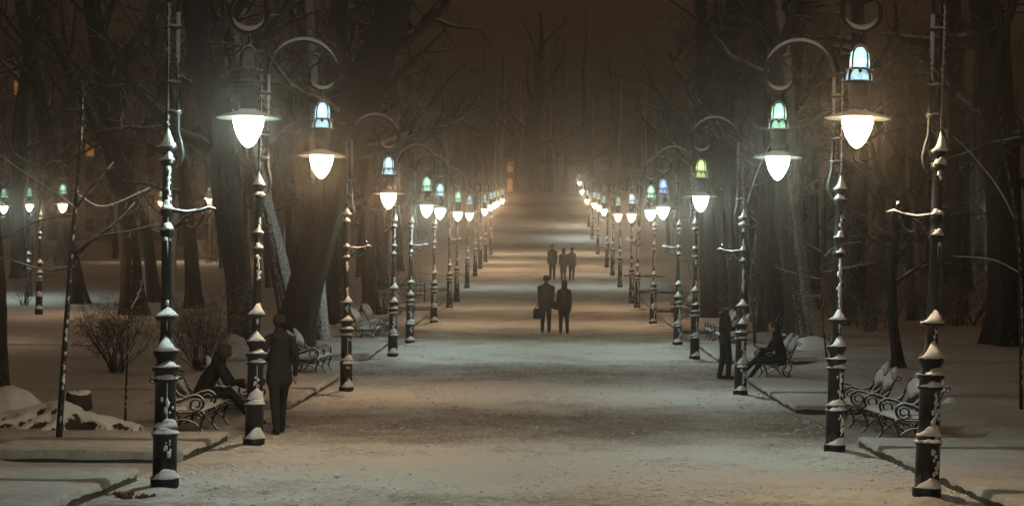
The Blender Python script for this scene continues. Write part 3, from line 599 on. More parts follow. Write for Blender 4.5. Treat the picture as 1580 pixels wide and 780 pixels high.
# the lone tree closing the avenue at the top of the slope
def end_tree():
    rng = random.Random(77); z = 196; base = W(818, 292, z); base.z = hp(z)
    o = empty('tree', base, 'big lone tree closing the avenue at the top of the slope', 'tree')
    pts = [Vector((0, 0, -.3)), Vector((0, 0, 2.5)), Vector((.1, 0, 5.5)), Vector((.2, 0, 8)), Vector((.9, 0, 12)), Vector((1.2, 0, 17)), Vector((1.0, 0, 21))]
    me, P = trunk_mesh(pts, [1.05, .95, .95, .9, .6, .35, .1], 16, True, 4); link('trunk', me, o)
    mb = MB()
    for (t, dx, dz, L_, r) in ((.32, -1, .9, 9, .42), (.36, 1, .7, 9, .36), (.45, -1, .8, 8, .3), (.5, .8, 1.2, 8, .3), (.6, -.7, 1, 7, .25), (.68, .9, .8, 7, .2), (.8, -.6, 1, 6, .15), (.85, .5, 1, 6, .14), (.55, .2, 1, 7, .2)):
        grow(mb, P[int(t*(len(P)-1))], Vector((dx, rng.uniform(-.4, .4), dz)), L_, r, 3, rng, 6, kids=(6, 6, 5, 5), wob=.3)
    link('crown', mb.mesh('crown', M['twig']), o)
end_tree()
# woodland: prototypes copied
protos = []
for k in range(7):
    rng = random.Random(200+k); H = rng.uniform(13, 18); lean = rng.uniform(-.12, .12); r0 = rng.uniform(.22, .42)
    pts = [Vector((lean*H*t+rng.uniform(-.2, .2)*(t > 0), rng.uniform(-.2, .2)*(t > 0), H*t-.2)) for t in np.linspace(0, 1, 7)]
    me, P = trunk_mesh(pts, [r0, r0*.85, r0*.75, r0*.6, r0*.4, r0*.2, .03], 10, True, k, 'bark_white' if k % 3 == 0 else 'bark')
    mb = MB()
    for i in range(10):
        t = .22+.75*(i+rng.random())/10; q = int(t*(len(P)-1)); a = rng.uniform(0, 2*math.pi)
        grow(mb, P[q], Vector((math.cos(a), math.sin(a), rng.uniform(.2, .9))), rng.uniform(3.2, 5.5)*(1.15-.5*t), r0*.32*(1.1-t), 3, rng, 5, kids=(6, 5, 4), wob=.3, up=.1)
    protos.append((me, mb.mesh('crown', M['twig'])))
rng = random.Random(9)
ntree = 0; used = []
def wood_tree(x, y, k, label, grp, sc_=1):
    o = empty('tree', (x, y, hg(x, y)-.05), label, 'tree', grp, rng.uniform(0, 6.28)); o.scale = (sc_,)*3
    link('trunk', protos[k][0], o); link('crown', protos[k][1], o)
for it in range(4000):
    if ntree >= 120: break
    y = rng.uniform(56, 215); side = rng.choice((-1, 1)); hw = y*.33
    x = side*rng.uniform(7.2+max(0, (y-150)*.12), max(12, hw+3))
    if any((x-a)**2+(y-b)**2 < (2.6+.012*b)**2 for a, b in used): continue
    if x < 0 and x*F/y+CX < 240 and y < 100 and rng.random() < .85: continue
    used.append((x, y)); ntree += 1
    far = 'far' if y > 120 else 'middle distance'
    wood_tree(x, y, rng.randrange(7), 'bare snow-dusted tree in the dark wood %s of the avenue, %s' % ('left' if side < 0 else 'right', far), 'bare trees in the dark wood, %s %s' % ('left' if side < 0 else 'right', far), rng.uniform(.8, 1.15))
for i in range(40):                                            # the wood closing the view behind the lone tree
    x = -26+52*(i+rng.uniform(-.4, .4))/40; y = rng.uniform(204, 233)
    wood_tree(x, y, rng.randrange(7), 'bare tree in the wood beyond the top of the slope', 'bare trees beyond the top of the slope', rng.uniform(1.1, 1.6))

# saplings and shrubs
def sapling(pix, z, w0, w1, label, branches, seed, lat=None, top_kids=0):
    rng = random.Random(seed); pts = [W(x, y, z) for x, y in pix]; org = Vector((pts[0].x, z, hg(pts[0].x, z)+.1*(abs(pts[0].x) > 4.5 and abs(pts[0].x) < 6.6)))
    o = empty('young_tree', org, label, 'young tree')
    rel = [q-org for q in pts]; rel[0].z = -.05; mb = MB(); mb.tube(catmull(rel, 5), [w0, (w0+w1)/2, w1], 9); link('trunk', mb.mesh('trunk', M['sapling_bark']), o)
    mb = MB()
    for br in branches:
        q = [W(x, y, z+dz)-org for x, y, dz in br[0]]; q2 = [Vector(t) for t in catmull(q, 4)]
        mb.tube(q2, [br[1]*1.6, br[1]*1.2, br[1]*.7], 6)
        L_ = sum((q2[i+1]-q2[i]).length for i in range(len(q2)-1)); sprout(mb, q2, br[1], L_, 2, rng, 4, .08, (5, 3), .2, .25, .32)
    link('crown', mb.mesh('crown', M['branch_near']), o)
    return o
sapling([(90, 694), (98, 560), (108, 420), (118, 300), (126, 200), (127, 130)], 22.8, .045, .014, 'slim young tree in front of the snowy stump, far left',
        [([(116, 400, 0), (140, 372, -.2), (180, 342, -.4), (208, 312, -.5)], .016), ([(116, 392, 0), (150, 366, -.3), (200, 356, -.6), (245, 345, -.8)], .012), ([(118, 320, 0), (140, 290, -.2), (175, 250, -.4)], .012),
         ([(118, 322, 0), (90, 300, 0), (50, 275, .3), (0, 240, .5)], .013), ([(116, 330, 0), (60, 340, .3), (0, 368, .5)], .010), ([(112, 410, 0), (70, 416, .2), (0, 395, .4)], .012), ([(120, 300, 0), (160, 318, .4), (230, 290, .8)], .010)], 3)
sapling([(193, 652), (196, 560), (200, 470), (203, 400)], 27, .022, .010, 'very thin bare stem between the bush and the first lamp post', [([(200, 480, 0), (215, 450, 0), (222, 420, 0)], .007)], 4)
sapling([(1276, 540), (1268, 470), (1266, 400), (1267, 380)], 44, .03, .012, 'thin young tree with drooping snowy twigs, left of second right lamp', [([(1266, 430, 0), (1240, 425, 0), (1195, 412, 0)], .012), ([(1267, 388, 0), (1240, 372, 0), (1215, 350, 0)], .012), ([(1267, 400, 0), (1290, 380, 0), (1330, 372, 0)], .012), ([(1268, 455, 0), (1250, 456, 0), (1225, 450, 0)], .01), ([(1267, 420, 0), (1310, 412, 0), (1350, 404, 0)], .01)], 5)
sapling([(1576, 600), (1574, 440), (1566, 330), (1548, 230), (1540, 150)], 30, .035, .012, 'thin curved young tree along the right edge of the photo', [([(1566, 340, 0), (1540, 290, 0), (1500, 240, 0), (1470, 210, 0)], .012), ([(1572, 420, 0), (1530, 400, 0), (1470, 395, 0)], .01)], 6)
sapling([(1165, 498), (1160, 400), (1148, 310), (1138, 270), (1142, 225)], 48, .05, .03, 'snow-lined thin leaning tree beside the third right lamp post', [([(1150, 320, 0), (1170, 260, 0), (1200, 200, 0)], .02)], 8)
def shrub(px, py, z, rad, h, label, seed, nst=26):
    rng = random.Random(seed); p = W(px, py, z); mb = MB()
    for i in range(nst):
        a = rng.uniform(0, 2*math.pi); t = rng.random()**.7*rad/h
        grow(mb, Vector((.12*math.cos(a), .12*math.sin(a), -.03)), Vector((t*math.cos(a), t*math.sin(a), 1)), h*rng.uniform(.7, 1.1), .014, 3 if z < 60 else 2, rng, 4, kids=(7, 5, 3), wob=.34, up=.03, ratio=.5)
    o = link('shrub', mb.mesh('shrub', M['shrub']), None, (p.x, z, hg(p.x, z))); return tag(o, label, 'shrub')
shrub(180, 586, 37, .8, 1.7, 'round bare bush in the left park beside the slim young tree', 1, 30)
shrub(312, 578, 38, 1.0, 1.9, 'bare bush right of the nearest left lamp post', 2, 34)
shrub(38, 466, 68, .6, 1.5, 'small upright bush below the park lamps, far left', 3, 14)
shrub(1304, 500, 60, .7, 1.4, 'small bare bush right of the second right lamp post', 4, 20)
shrub(1340, 520, 56, .4, 1.0, 'knee-high bare bush behind the wide low-branched tree', 5, 12)
shrub(640, 455, 75, 1.6, 1.8, 'low brushwood beside the left lamps, fifth to sixth', 6, 20)
shrub(590, 480, 66, 1.5, 1.8, 'brushwood behind the fourth left bench', 7, 20)
shrub(1060, 470, 74, 1.6, 1.6, 'brushwood beside the right lamps, fifth to sixth', 8, 20)
shrub(1120, 490, 64, 1.5, 1.6, 'brushwood behind the standing man on the right', 9, 18)
shrub(1440, 520, 58, 1.2, 1.4, 'thin brushwood beyond the nearest right lamp post', 10, 16)
ug = []
for i in range(6):
    rg = random.Random(i); mb = MB()
    for k in range(14):
        a = rg.uniform(0, 6.28); t = rg.random()*1.1; q = rg.random()**.5
        grow(mb, Vector((q*.9*math.cos(a), q*.9*math.sin(a), -.03)), Vector((t*math.cos(a), t*math.sin(a), 1)), rg.uniform(1.3, 2.5), .02, 2, rg, 3, kids=(6, 5), wob=.25, up=.04, ratio=.5)
    ug.append(mb.mesh('shrub', M['shrub']))
rg = random.Random(5); n_ = 0
while n_ < 110:
    sd = rg.choice((-1, 1, 1)); y = rg.uniform(58, 140); x = sd*rg.uniform(8 if y > 66 else 10, min(40, y*.34))
    if sd < 0 and x*F/y+CX < 420 and y < 100: continue
    o = link('shrub', ug[rg.randrange(6)], None, (x, y, hg(x, y))); o.rotation_euler = (0, 0, rg.uniform(0, 6.28)); o.scale = (1.2, 1.2, rg.uniform(.6, 1.1)); n_ += 1
    tag(o, 'bare undergrowth bush among the %s wood trunks' % ('left' if x < 0 else 'right'), 'shrub', 'undergrowth bushes of the %s wood' % ('left' if x < 0 else 'right'))

# stump with snow-covered roots, far left; big root flare at the edge
def stump():
    p = W(95, 668, 25.2); o = empty('tree_stump', (p.x, 25.2, hg(p.x, 25.2)), 'cut tree stump with sprawling snow-covered roots, far left', 'tree stump')
    segs = []; rng = random.Random(8)
    for a, L_, r, h in ((.05, 1.15, .14, .26), (-.55, .8, .11, .28), (-1.2, .7, .12, .3), (-2.2, .7, .14, .3), (-2.9, 1.5, .17, .34), (3.35, 1.1, .12, .25), (2.3, .8, .14, .3), (1.2, .8, .14, .3), (.5, .7, .13, .36)):
        q = Vector((0, 0)); d = a; pts = [q.copy()]
        for i in range(6): d += rng.uniform(-.35, .35); q = q+Vector((math.cos(d), math.sin(d)))*L_/6; pts.append(q.copy())
        segs.append((pts, r, h))
    def hf(x, y):
        v = -.12; p_ = Vector((x, y))
        for pts, r, h in segs:
            for i in range(6):
                a_, b_ = pts[i], pts[i+1]; ab = b_-a_; t = max(0, min(1, (p_-a_).dot(ab)/ab.dot(ab))); d = (p_-a_-ab*t).length; u = (i+t)/6
                rr = r*(1-.45*u); hh = h*(1-u)**.8+.03
                if d < rr*1.5: v = max(v, hh*(1-(d/(rr*1.5))**2.6))
        c_ = math.hypot(x-.05, y); v = max(v, .40*(1-(c_/.42)**3)) if c_ < .42 else v
        return v+.03*nz(x, y, 5, 2)+.012*nz(x, y, 14, 3)
    xs = spaced([(-1.7, 1.4, .03)]); ys = spaced([(-1.0, 1.0, .03)]); nx = len(xs)
    mb = MB(); mb.add([(x, y, hf(x, y)) for y in ys for x in xs], [(j*nx+i, j*nx+i+1, (j+1)*nx+i+1, (j+1)*nx+i) for j in range(len(ys)-1) for i in range(nx-1)])
    link('roots', mb.mesh('roots', M['root']), o)
    mb = MB().lathe([(.20, .25), (.18, .45), (.17, .50), (.02, .50)], 16, (.22, .05, 0), fn=lambda r, z, a: (r*(1+.14*math.sin(3*a+1)), z+.03*math.sin(2*a))); link('stump', mb.mesh('stump', M['root']), o)
stump()
def snow_heap(px, py, z, rx, ry, h, name, label, cat):
    p = W(px, py, z); n = 20
    mb = MB().lathe([(1, -.15), (.92, .12), (.75, .5), (.5, .82), (.2, .98), (.01, 1)], n, fn=lambda r, q, a: (r*(1+.12*math.sin(2*a+px)+.08*math.sin(5*a)), q))
    me = mb.mesh(name, M['snow'])
    me.transform(Matrix.Diagonal((rx, ry, h, 1))); o = link(name, me, None, (p.x, z, hg(p.x, z))); return tag(o, label, cat)
snow_heap(5, 650, 26, .75, .7, .55, 'snow_mound', 'smooth snow mound over tree roots at the left edge', 'snow mound')
snow_heap(358, 560, 42, .5, .5, .6, 'snow_mound', 'snow piled at the foot of the left-leaning dark trunk', 'snow mound')
snow_heap(1255, 527, 47, .75, .6, .38, 'snow_mound', 'lumpy snow mound at the foot of the snow-speckled trunk', 'snow mound')
snow_heap(1468, 622, 31.5, .16, .14, .1, 'snow_clump', 'small snow clump on the lawn right of the nearest right lamp', 'snow clump')
snow_heap(1565, 716, 21, .12, .1, .12, 'snow_clump', 'small snow clump on the verge at the right edge', 'snow clump')
# waste posts (short bollards)
def bollard(px, py, z, label):
    p = W(px, py, z); mb = MB().lathe([(.06, 0), (.06, .5), (.075, .52), (.075, .56), (.05, .58)], 12); o = link('bollard', mb.mesh('bollard', M['iron']), None, (p.x, z, hg(p.x, z)))
    s_ = MB().lathe([(.076, .565), (.06, .61), (.01, .63)], 12); link('snow_cap', s_.mesh('snow_cap', M['snow']), o); return tag(o, label, 'bollard', 'short posts')
bollard(482, 531, 47, 'short pale post in the snow, right of the massive leaning trunk')
bollard(1210, 531, 46, 'short post behind the seated man on the right')
# fallen leaf litter by the nearest left lamp
mb = MB(); rng = random.Random(2); q0 = W(200, 771, 16.9)
for i in range(40):
    x, y = rng.gauss(0, .10), rng.gauss(0, .12); z = hp(16.9+y)+.035+rng.uniform(0, .03); a = rng.uniform(0, 6.28); r = rng.uniform(.02, .045)
    mb.tube([(q0.x+x-r*math.cos(a), 16.9+y-r*math.sin(a), z), (q0.x+x, 16.9+y, z+.012), (q0.x+x+r*math.cos(a), 16.9+y+r*math.sin(a), z)], [.006, r*.7, .006], 6, flat=.12)
o = link('fallen_leaves', mb.mesh('fallen_leaves', M['leaf'])); tag(o, 'heap of brown fallen leaves left of the nearest left lamp post', 'leaves', kind='stuff')

def crumbs():
    rg = random.Random(4); mb = MB()
    for i in range(7000):
        y = 15+36*rg.random()**1.6; x = rg.uniform(-4.5, 4.5)
        if rg.random() < .3: x = math.copysign(4.5-abs(rg.gauss(0, .5)), x)
        if nz(x, y, .5, 12) < -.15: continue
        q = min(.045, .009+abs(rg.gauss(0, .010))); mb.ball((x, y, path_h(x, y)+q*.2), q, 4, (1.2, 1.2, .7), .3, rg)
    o = link('snow_crumbs', mb.mesh('snow_crumbs', M['snow'])); tag(o, 'crumbs of kicked-up snow scattered over the avenue', 'snow', kind='stuff')
crumbs()
# snow banked round the foot of each lamp post
for side, rows in ((-1, LL), (1, RR)):
    for i, r in enumerate(rows[:7]):
        y = F*3.87/abs(r[0]-CX)
        mb = MB().lathe([(.42, -.02), (.36, .035), (.27, .055), (.19, .075), (.13, .085)], 26, fn=lambda rr, z, a, i=i: (rr*(1+.16*math.sin(2*a+i*2)+.08*math.sin(5*a+i)), z+.01*math.sin(3*a+i)))
        o = link('snow_bank', mb.mesh('snow_bank', M['path']), None, (side*3.87, y, hp(y)+.03)); tag(o, kind='structure')

# ------------------------------------------------------------------ far buildings
def villa():
    z = 240; c = W(895, 250, z); y0 = z; x0, x1 = W(835, 0, z).x, W(985, 0, z).x; zb = hg(8, 235)-.2
    o = empty('villa', ((x0+x1)/2, z, zb), 'pale villa with a white roof balustrade beyond the wood', 'building'); w = (x1-x0)/2
    top = W(895, 262, z).z-zb
    link('wall', MB().box(-w, w, 0, 10, 0, top).mesh('wall', M['render_wall'], False), o)
    mb = MB().box(-w-.2, w+.2, -.5, 10.2, top+.004, top+.35); link('cornice', mb.mesh('cornice', M['balustrade'], False), o)
    mb = MB().box(-w, w, -.35, -.1, top+.36, top+.5).box(-w, w, -.38, -.08, top+1.55, top+1.8)
    x = -w+.3
    while x < w: mb.lathe([(.07, top+.5), (.15, top+.75), (.07, top+1.2), (.10, top+1.55)], 8, (x, -.22, 0)); x += .48
    link('balustrade', mb.mesh('balustrade', M['balustrade'], False), o)
    for k in range(6):
        xx = -w+1.4+k*(2*w-2.8)/5
        link('window', MB().box(xx-.6, xx+.6, -.05, .3, 1.1, top-1.0).mesh('window', M['window_lit'] if k == 9 else M['window'], False), o)
villa()
def gate_house():
    z = 236; zb = hg(-8, 235)-.2; c = W(765, 0, z).x; top = W(770, 205, z).z-zb
    o = empty('town_house', (c, z, zb), 'amber-lit gabled house left of the lone tree', 'building')
    w = 3.4
    link('wall', MB().box(-w, w, 0, 8, 0, top*.62).mesh('wall', M['render_wall'], False), o)
    V = [(-w-.3, -.3, top*.62), (w+.3, -.3, top*.62), (0, -.3, top), (-w-.3, 8, top*.62), (w+.3, 8, top*.62), (0, 8, top)]
    mb = MB(); mb.add(V, [(0, 1, 2), (3, 5, 4), (0, 2, 5, 3), (1, 4, 5, 2), (0, 3, 4, 1)]); link('roof', mb.mesh('roof', M['roof'], False), o)
    for k, xx in enumerate((-2.2, 0, 2.2)):
        link('window', MB().box(xx-.4, xx+.4, -.04, .3, 1.4, 3.2).mesh('window', M['window_lit'], False), o)
        link('window', MB().box(xx-.4, xx+.4, -.04, .3, 4.2, 5.6).mesh('window', M['window_lit'] if k == 2 else M['window'], False), o)
gate_house()
def block(px0, px1, z, hgt, label, lits):
    a, b_ = W(px0, 300, z).x, W(px1, 300, z).x; zb = hg((a+b_)/2, z)-.3; w = (b_-a)/2
    o = empty('town_house', ((a+b_)/2, z, zb), label, 'building'); link('wall', MB().box(-w, w, 0, 10, 0, hgt).mesh('wall', M['render_wall'], False), o)
    link('roof', MB().box(-w-.3, w+.3, -.3, 10.3, hgt+.004, hgt+.5).mesh('roof', M['roof'], False), o)
    n = 0; x = -w+1.5
    while x < w-1:
        for zz in np.arange(1.6, hgt-1.5, 3.2):
            link('window', MB().box(x-.5, x+.5, -.04, .3, zz, zz+1.6).mesh('window', M['window_lit'] if n in lits else M['window'], False), o); n += 1
        x += 2.6
block(-60, 60, 200, 22, 'long dark town house glimpsed behind trees, far left', (17,))
block(560, 660, 250, 24, 'dark town house glimpsed between trees left of the avenue', (24,))
block(1180, 1500, 240, 14, 'long dark town house hidden behind the right wood', ())
block(120, 330, 215, 13, 'low dark town house behind the left park', (3,))

# ------------------------------------------------------------------ people
def capsule_pts(a, b_, ra, rb, sqy=1.0):
    return (Vector(a), Vector(b_), ra, rb)
def person(loc, face, parts, label, voxel=.014, mats=None, hair='hair', extra=None, hooded=False, height=1.0):
    """parts: (a, b, ra, rb, material index, squash in y) in the figure's own space; +y is where it faces. One continuous body."""
    mb = MB()
    for (a, b_, ra, rb, mi, sq) in parts:
        a, b_ = Vector(a), Vector(b_); L_ = (b_-a).length; d = (b_-a).normalized() if L_ > 1e-5 else Vector((0, 0, 1))
        q = d.to_track_quat('Z', 'Y'); n = 14; prof = []
        for i in range(6): t = -math.pi/2+math.pi/2*i/5; prof.append((ra*math.cos(t), ra*math.sin(t)))
        for i in range(6): t = math.pi/2*i/5; prof.append((rb*math.cos(t), L_+rb*math.sin(t)))
        V = []
        for r, z in prof:
            for j in range(n):
                aa = 2*math.pi*j/n; v = Vector((max(r, .0005)*math.cos(aa), max(r, .0005)*math.sin(aa), z)); v.rotate(q); v += a
                mid = a+(b_-a)*max(0, min(1, z/max(L_, 1e-4))); v.y = mid.y+(v.y-mid.y)*sq; V.append(v)
        k = len(prof); mb.add([tuple(v) for v in V], [(i*n+j, i*n+(j+1) % n, (i+1)*n+(j+1) % n, (i+1)*n+j) for i in range(k-1) for j in range(n)]+[tuple(range(n-1, -1, -1)), tuple(range((k-1)*n, k*n))])
    me = mb.mesh('tmp', M['coat']); tmp = bpy.data.objects.new('tmp', me); C.objects.link(tmp)
    md = tmp.modifiers.new('r', 'REMESH'); md.mode = 'VOXEL'; md.voxel_size = voxel
    m2 = tmp.modifiers.new('s', 'SMOOTH'); m2.factor = .5; m2.iterations = 3
    dg = bpy.context.evaluated_depsgraph_get(); body = bpy.data.meshes.new_from_object(tmp.evaluated_get(dg)); bpy.data.objects.remove(tmp)
    body.name = 'body'; body.materials.clear()
    for m in mats: body.materials.append(m)
    cen = np.empty(len(body.polygons)*3); body.polygons.foreach_get('center', cen); cen = cen.reshape(-1, 3)
    best = np.full(len(cen), 1e9); idx = np.zeros(len(cen), int)
    for (a, b_, ra, rb, mi, sq) in parts:
        a, b_ = np.array(a, float), np.array(b_, float); ab = b_-a; t = np.clip(((cen-a)@ab)/max(ab@ab, 1e-9), 0, 1)
        dd = cen-(a+t[:, None]*ab); dd[:, 1] /= sq; d = np.linalg.norm(dd, axis=1)-(ra+(rb-ra)*t); k = d < best; best[k] = d[k]; idx[k] = mi
    body.polygons.foreach_set('material_index', idx.tolist()); body.polygons.foreach_set('use_smooth', [True]*len(idx))
    o = link('person', body, None, loc); o.rotation_euler = (0, 0, face); o.scale = (height,)*3; tag(o, label, 'person')
    if extra: extra(o)
    return o
def head(P, c, mi_skin=0, tilt=0, mi_hat=None):
    x, y, z = c
    P += [((x, y-.012, z+.02), (x, y+.005, z+.035), .094, .09, mi_skin, 1.05), ((x, y+.02, z-.05), (x, y+.035, z-.08), .066, .048, mi_skin, 1), ((x, y+.1, z+.0), (x, y+.115, z-.03), .010, .017, mi_skin, 1),
          ((x-.085, y-.005, z), (x-.088, y-.01, z-.02), .02, .014, mi_skin, 1), ((x+.085, y-.005, z), (x+.088, y-.01, z-.02), .02, .014, mi_skin, 1)]
def hand(P, w, d, side, mi=0, curl=.5, thumb=(0, 1, 0)):
    """w wrist, d direction of the fingers, five separate curled fingers"""
    w = Vector(w); d = Vector(d).normalized(); th = Vector(thumb).normalized(); n = d.cross(th).normalized()*side; palm = w+d*.075
    P.append((tuple(w), tuple(palm), .026, .034, mi, 1))
    for k, (off, L_) in enumerate(((.03, .07), (.011, .078), (-.010, .073), (-.029, .058))):
        b0 = palm+th*off+d*.012; b1 = b0+d*L_*.5+n*curl*.015; b2 = b1+(d*(1-curl)+n*curl)*L_*.5
        P += [(tuple(b0), tuple(b1), .0105, .0095, mi, 1), (tuple(b1), tuple(b2), .0095, .008, mi, 1)]
    t0 = w+d*.03+th*.028; t1 = t0+(d*.6+th*.8).normalized()*.035; P += [(tuple(t0), tuple(t1), .014, .011, mi, 1), (tuple(t1), tuple(t1+(d*.9+th*.1+n*.3).normalized()*.03), .011, .009, mi, 1)]
def hair_cap(c, m='hair', s=1.0, long=0):
    def f(o):
        x, y, z = c; mb = MB().lathe([(.096*s, -.03-long), (.101*s, .02), (.100*s, .06), (.084*s, .095), (.055*s, .118), (.015*s, .128)], 18, fn=lambda r, q, a: (r*(1+.03*math.sin(6*a)), q+(.055*max(0, math.sin(a)) if q < .04 else 0)))
        link('hair', mb.mesh('hair', M[m]), o, (x, y-.012, z))
        e = MB()
        for sx_ in (-1, 1): e.ball((x+sx_*.032, y+.093, z+.012), .010, 8)
        link('eyes', e.mesh('eyes', M['boots']), o)
        link('mouth', MB().tube([(x-.022, y+.083, z-.062), (x, y+.088, z-.065), (x+.022, y+.083, z-.062)], .004, 6).mesh('mouth', M['cup']), o)
    return f
def standing(stride=.0, coat=.95, arms=((.02, .05), (.02, .05)), hold=None, hood=False, slim=1.0, bare=True):
    """0 skin 1 coat 2 trousers 3 boots"""
    P = []; s = slim
    P += [((0, 0, 1.0), (0, .01, 1.2), .155*s, .15*s, 1, .72), ((0, .01, 1.2), (0, 0, 1.38), .15*s, .135*s, 1, .75), ((-.13*s, 0, 1.42), (.13*s, 0, 1.42), .07, .07, 1, .95), ((0, 0, 1.42), (0, .01, 1.52), .085, .078, 1, 1), ((-.06, -.03, 1.44), (.06, -.03, 1.44), .085, .085, 1, 1)]
    P += [((-.05, 0, 1.0), (-.07, 0, coat-.15), .13*s, .135*s, 1, .8), ((.05, 0, 1.0), (.07, 0, coat-.15), .13*s, .135*s, 1, .8), ((0, 0, 1.0), (0, 0, coat-.15), .13*s, .14*s, 1, .8)]
    for k, sg in enumerate((-1, 1)):
        st = stride*sg; kn = (sg*.09, st*.55+.03, .50); an = (sg*.095, st-.02, .09)
        P += [((sg*.085, 0, .92), kn, .102, .074, 2, 1), (kn, an, .072, .056, 2, 1), ((sg*.095, st-.04, .05), (sg*.10, st+.13, .038), .048, .036, 3, 1), (an, (sg*.095, st-.03, .05), .045, .048, 3, 1)]
    for k, sg in enumerate((-1, 1)):
        sw, fw = arms[k]; sh = (sg*.19*s, 0, 1.40)
        if hold and k in hold:
            el = (sg*.25, .04, 1.14); wr = (sg*.13, .27, 1.20); P += [(sh, el, .06, .05, 1, 1), (el, wr, .048, .036, 1, 1)]; hand(P, wr, (-.35*sg, .8, .25), -sg, 0, .7, (0, .1, 1))
        else:
            el = (sg*(.24+sw), -.02+fw*.3, 1.12); wr = (sg*(.25+sw), .03+fw, .87); P += [(sh, el, .06, .05, 1, 1), (el, wr, .047, .035, 1, 1)]; hand(P, wr, (0, .12, -1), sg, 0, .35, (0, 1, .05))
    head(P, (0, .02, 1.655), 1 if hood else 0)
    return P
BM = [M['skin'], M['coat'], M['trousers'], M['boots']]
def put(px, py, z): p = W(px, py, z); return (p.x, z, hp(z)+.035 if abs(p.x) < 4.5 else hg(p.x, z)+.02)
def cup_at(c, label):
    mb = MB().lathe([(.028, -.05), (.037, .05), (.039, .052), (.0, .054)], 14); o = link('paper_cup', mb.mesh('paper_cup', M['cup']), None, c); return tag(o, label, 'cup')
man1 = person(put(1118, 590, 37.9), math.radians(-75), standing(.07, .98, hold=(1,), slim=.95), 'man in a long black coat standing by the third right lamp, holding a cup', .011, BM, extra=hair_cap((0, .02, 1.655)), height=.99)
mw = Matrix.Translation(man1.location) @ Matrix.Rotation(math.radians(-75), 4, 'Z')
cup_at(mw @ Vector((.085, .40, 1.27)), 'orange cup in the hand of the standing man')
# couple in the middle of the avenue, walking away
def coup(px, py, z, face, slim, coatm, lab, h, stride, long=.0, coat=1.0):
    return person(put(px, py, z), face, standing(stride, coat, arms=((-.03, .06), (-.03, -.05)), slim=slim), lab, .018, [M['skin'], M[coatm], M['trousers'], M['boots']], extra=hair_cap((0, .02, 1.655), long=long), height=h)
c1 = coup(842, 515, 55.2, math.pi*2-.05, 1.15, 'coat_red', 'man in a maroon jacket walking away mid avenue, carrying a bag', 1.06, .17)
c2 = coup(870, 515, 55.0, .1, .95, 'coat', 'woman in dark coat with shoulder bag walking beside the man in maroon', .98, -.16, .12, .85)
coup(852, 431, 91.5, 0, 1.0, 'coat', 'lone dark walker far up the avenue above the maroon man', 1.08, .1)
coup(869, 432, 91, .1, .9, 'coat_grey', 'left of the two grey walkers far up the avenue', .98, .12, .1, .7)
coup(882, 432, 91, -.1, .95, 'coat_grey', 'right of the two grey walkers far up the avenue', 1.0, -.1)
def bag(loc, w, d, h, name, label, m, strap):
    o = empty(name, loc, label, 'bag'); mb = MB()
    mb.lathe([(.5, 0), (.56, .1), (.56, .8), (.46, .97), (.1, 1.0)], 20, fn=lambda r, z, a: (r*(abs(math.cos(a))**4+abs(math.sin(a))**4)**-.25, z))
    me = mb.mesh('bag_body', M[m]); me.transform(Matrix.Diagonal((w, d, h, 1))); link('bag_body', me, o)
    link('handle', MB().tube(catmull(strap, 5), .012, 6).mesh('handle', M[m]), o); return o
wl = c1.location; bag((wl.x-.27, wl.y+.05, wl.z+.46), .26, .12, .34, 'shopping_bag', 'dark bag hanging from the hand of the man in maroon', 'coat', [(-.07, 0, .33), (-.05, 0, .42), (0, 0, .46), (.05, 0, .42), (.07, 0, .33)])
wl = c2.location; bag((wl.x-.25, wl.y+.02, wl.z+.78), .22, .12, .26, 'shoulder_bag', 'black shoulder bag on the left side of the woman', 'coat', [(-.05, 0, .24), (.04, 0, .45), (.08, 0, .60), (.10, 0, .66)])
# dark figure standing by the second left lamp
person(put(430, 672, 25.1), math.radians(25), standing(.2, .95, slim=1.0, hood=True), 'dark standing figure between the second left lamp and the bench', .013, BM, extra=hair_cap((0, .02, 1.655), 'coat'), height=1.0)
# seated people: +y forward, seat height ~.44
def seated(lean=.12, legs=((.50, .0), (.62, .0)), hold=0, hood=1, down=.0):
    P = []; sh_z = .95; ly = lean
    P += [((0, 0, .50), (0, ly*.3, .70), .155, .15, 1, .8), ((0, ly*.3, .70), (0, ly*.8, .90), .15, .14, 1, .8), ((-.13, ly, sh_z), (.13, ly, sh_z), .072, .072, 1, 1), ((0, ly, .93), (0, ly+.04, 1.06), .075, .058, 1, 1), ((-.08, .02, .50), (.08, .02, .50), .12, .12, 1, 1)]
    for k, sg in enumerate((-1, 1)):
        fy, up = legs[k]; kn = (sg*.10, .44, .50+up); an = (sg*.10, fy, .09)
        P += [((sg*.09, .03, .49), kn, .092, .066, 2, 1), (kn, an, .064, .043, 2, 1), (an, (sg*.10, fy-.02, .05), .045, .048, 3, 1), ((sg*.10, fy-.03, .05), (sg*.11, fy+.15, .042 if k == 0 else .05), .048, .036, 3, 1)]
        sh = (sg*.19, ly, sh_z-.02); el = (sg*.24, ly+.14, .70); wr = (sg*.12, ly+.36, .72 if k == hold else .62)
        P += [(sh, el, .062, .052, 1, 1), (el, wr, .05, .038, 1, 1)]
        if k == hold: hand(P, wr, (-.5*sg, .75, .2), -sg, 0, .7, (0, .1, 1))
        else: hand(P, wr, (-.4*sg, .7, -.3), -sg, 0, .4, (0, .3, 1))
    head(P, (0, ly+.08, 1.19-down), 0)
    if hood: P += [((-.05, ly-.06, 1.02), (.05, ly-.06, 1.02), .07, .07, 1, 1), ((0, ly-.05, .98), (0, ly-.03, 1.1), .09, .07, 1, 1)]
    return P
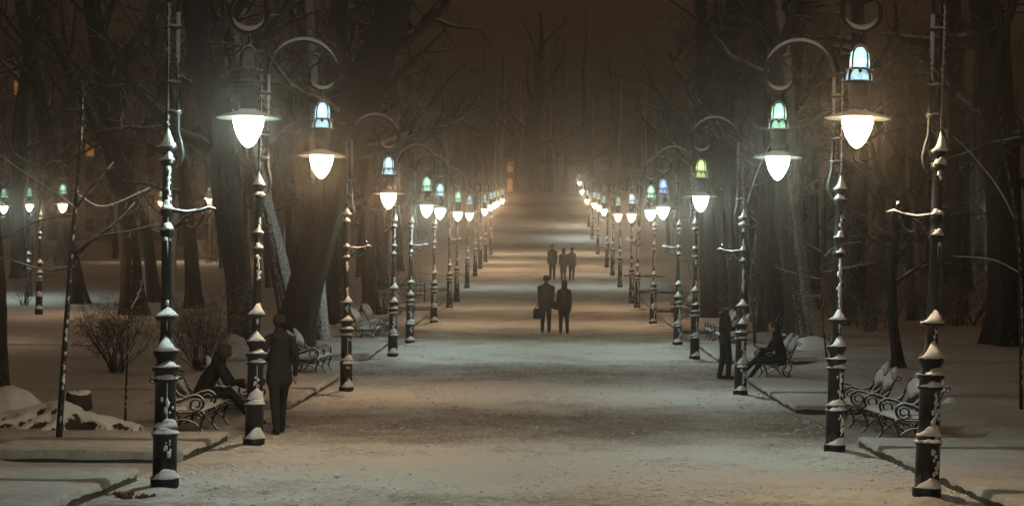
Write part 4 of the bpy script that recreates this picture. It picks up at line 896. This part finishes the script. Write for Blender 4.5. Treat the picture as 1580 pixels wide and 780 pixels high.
bl = hg(5.5, 39)
m2 = person((5.38, 38.1, bl-.03), math.radians(92), seated(.12, ((.72, -.03), (.92, .10)), 0), 'man in a black hooded coat sitting on a right bench, holding a cup', .011, BM, extra=hair_cap((0, .20, 1.19)), height=1.02)
mw = Matrix.Translation(m2.location) @ Matrix.Rotation(math.radians(92), 4, 'Z') @ Matrix.Scale(1.02, 4)
cup_at(mw @ Vector((-.06, .60, .80)), 'orange paper cup held by the seated man in black')
bl = hg(-5.5, 27)
person((-5.42, 26.7, bl-.03), math.radians(-88), seated(.28, ((.78, .0), (.95, .06)), 1, 1, .04), 'person in dark clothes and tan hood sitting hunched on a left bench', .012,
       [M['skin'], M['coat'], M['trousers'], M['boots']], extra=hair_cap((0, .36, 1.15), 'tan', 1.12, .08), height=1.05)
# low barrier rails in the left wood
def rail(px0, px1, py, z, label):
    a, b_ = W(px0, py, z), W(px1, py, z); o = empty('park_fence', (a.x, z, hg(a.x, z)), label, 'fence')
    w = b_.x-a.x; r = MB(); n = 5
    for h in (.35, .75): r.box(0, w, -.02, .02, h, h+.04)
    link('rail', r.mesh('rail', M['rod'], False), o)
    for k in range(n): link('post', MB().box(w*k/(n-1)-.03, w*k/(n-1)+.03, -.06, -.021, -.2, .85).mesh('post', M['rod'], False), o)
rail(560, 655, 480, 72, 'low wire fence in the wood behind the fourth left lamp')

# ------------------------------------------------------------------ haze
hb = MB().box(-85, 85, -14, 262, -2.2, 36); hz = link('haze', hb.mesh('haze', None, False)); tag(hz, kind='stuff')
hm = bpy.data.materials.new('haze_air'); hm.use_nodes = True; nt = hm.node_tree; nt.nodes.clear()
ho = nt.nodes.new('ShaderNodeOutputMaterial'); pv = nt.nodes.new('ShaderNodeVolumePrincipled')
pv.inputs['Color'].default_value = (.98, .86, .75, 1); pv.inputs['Density'].default_value = HAZE; pv.inputs['Anisotropy'].default_value = .945
nt.links.new(pv.outputs[0], ho.inputs['Volume']); hz.data.materials.clear(); hz.data.materials.append(hm)
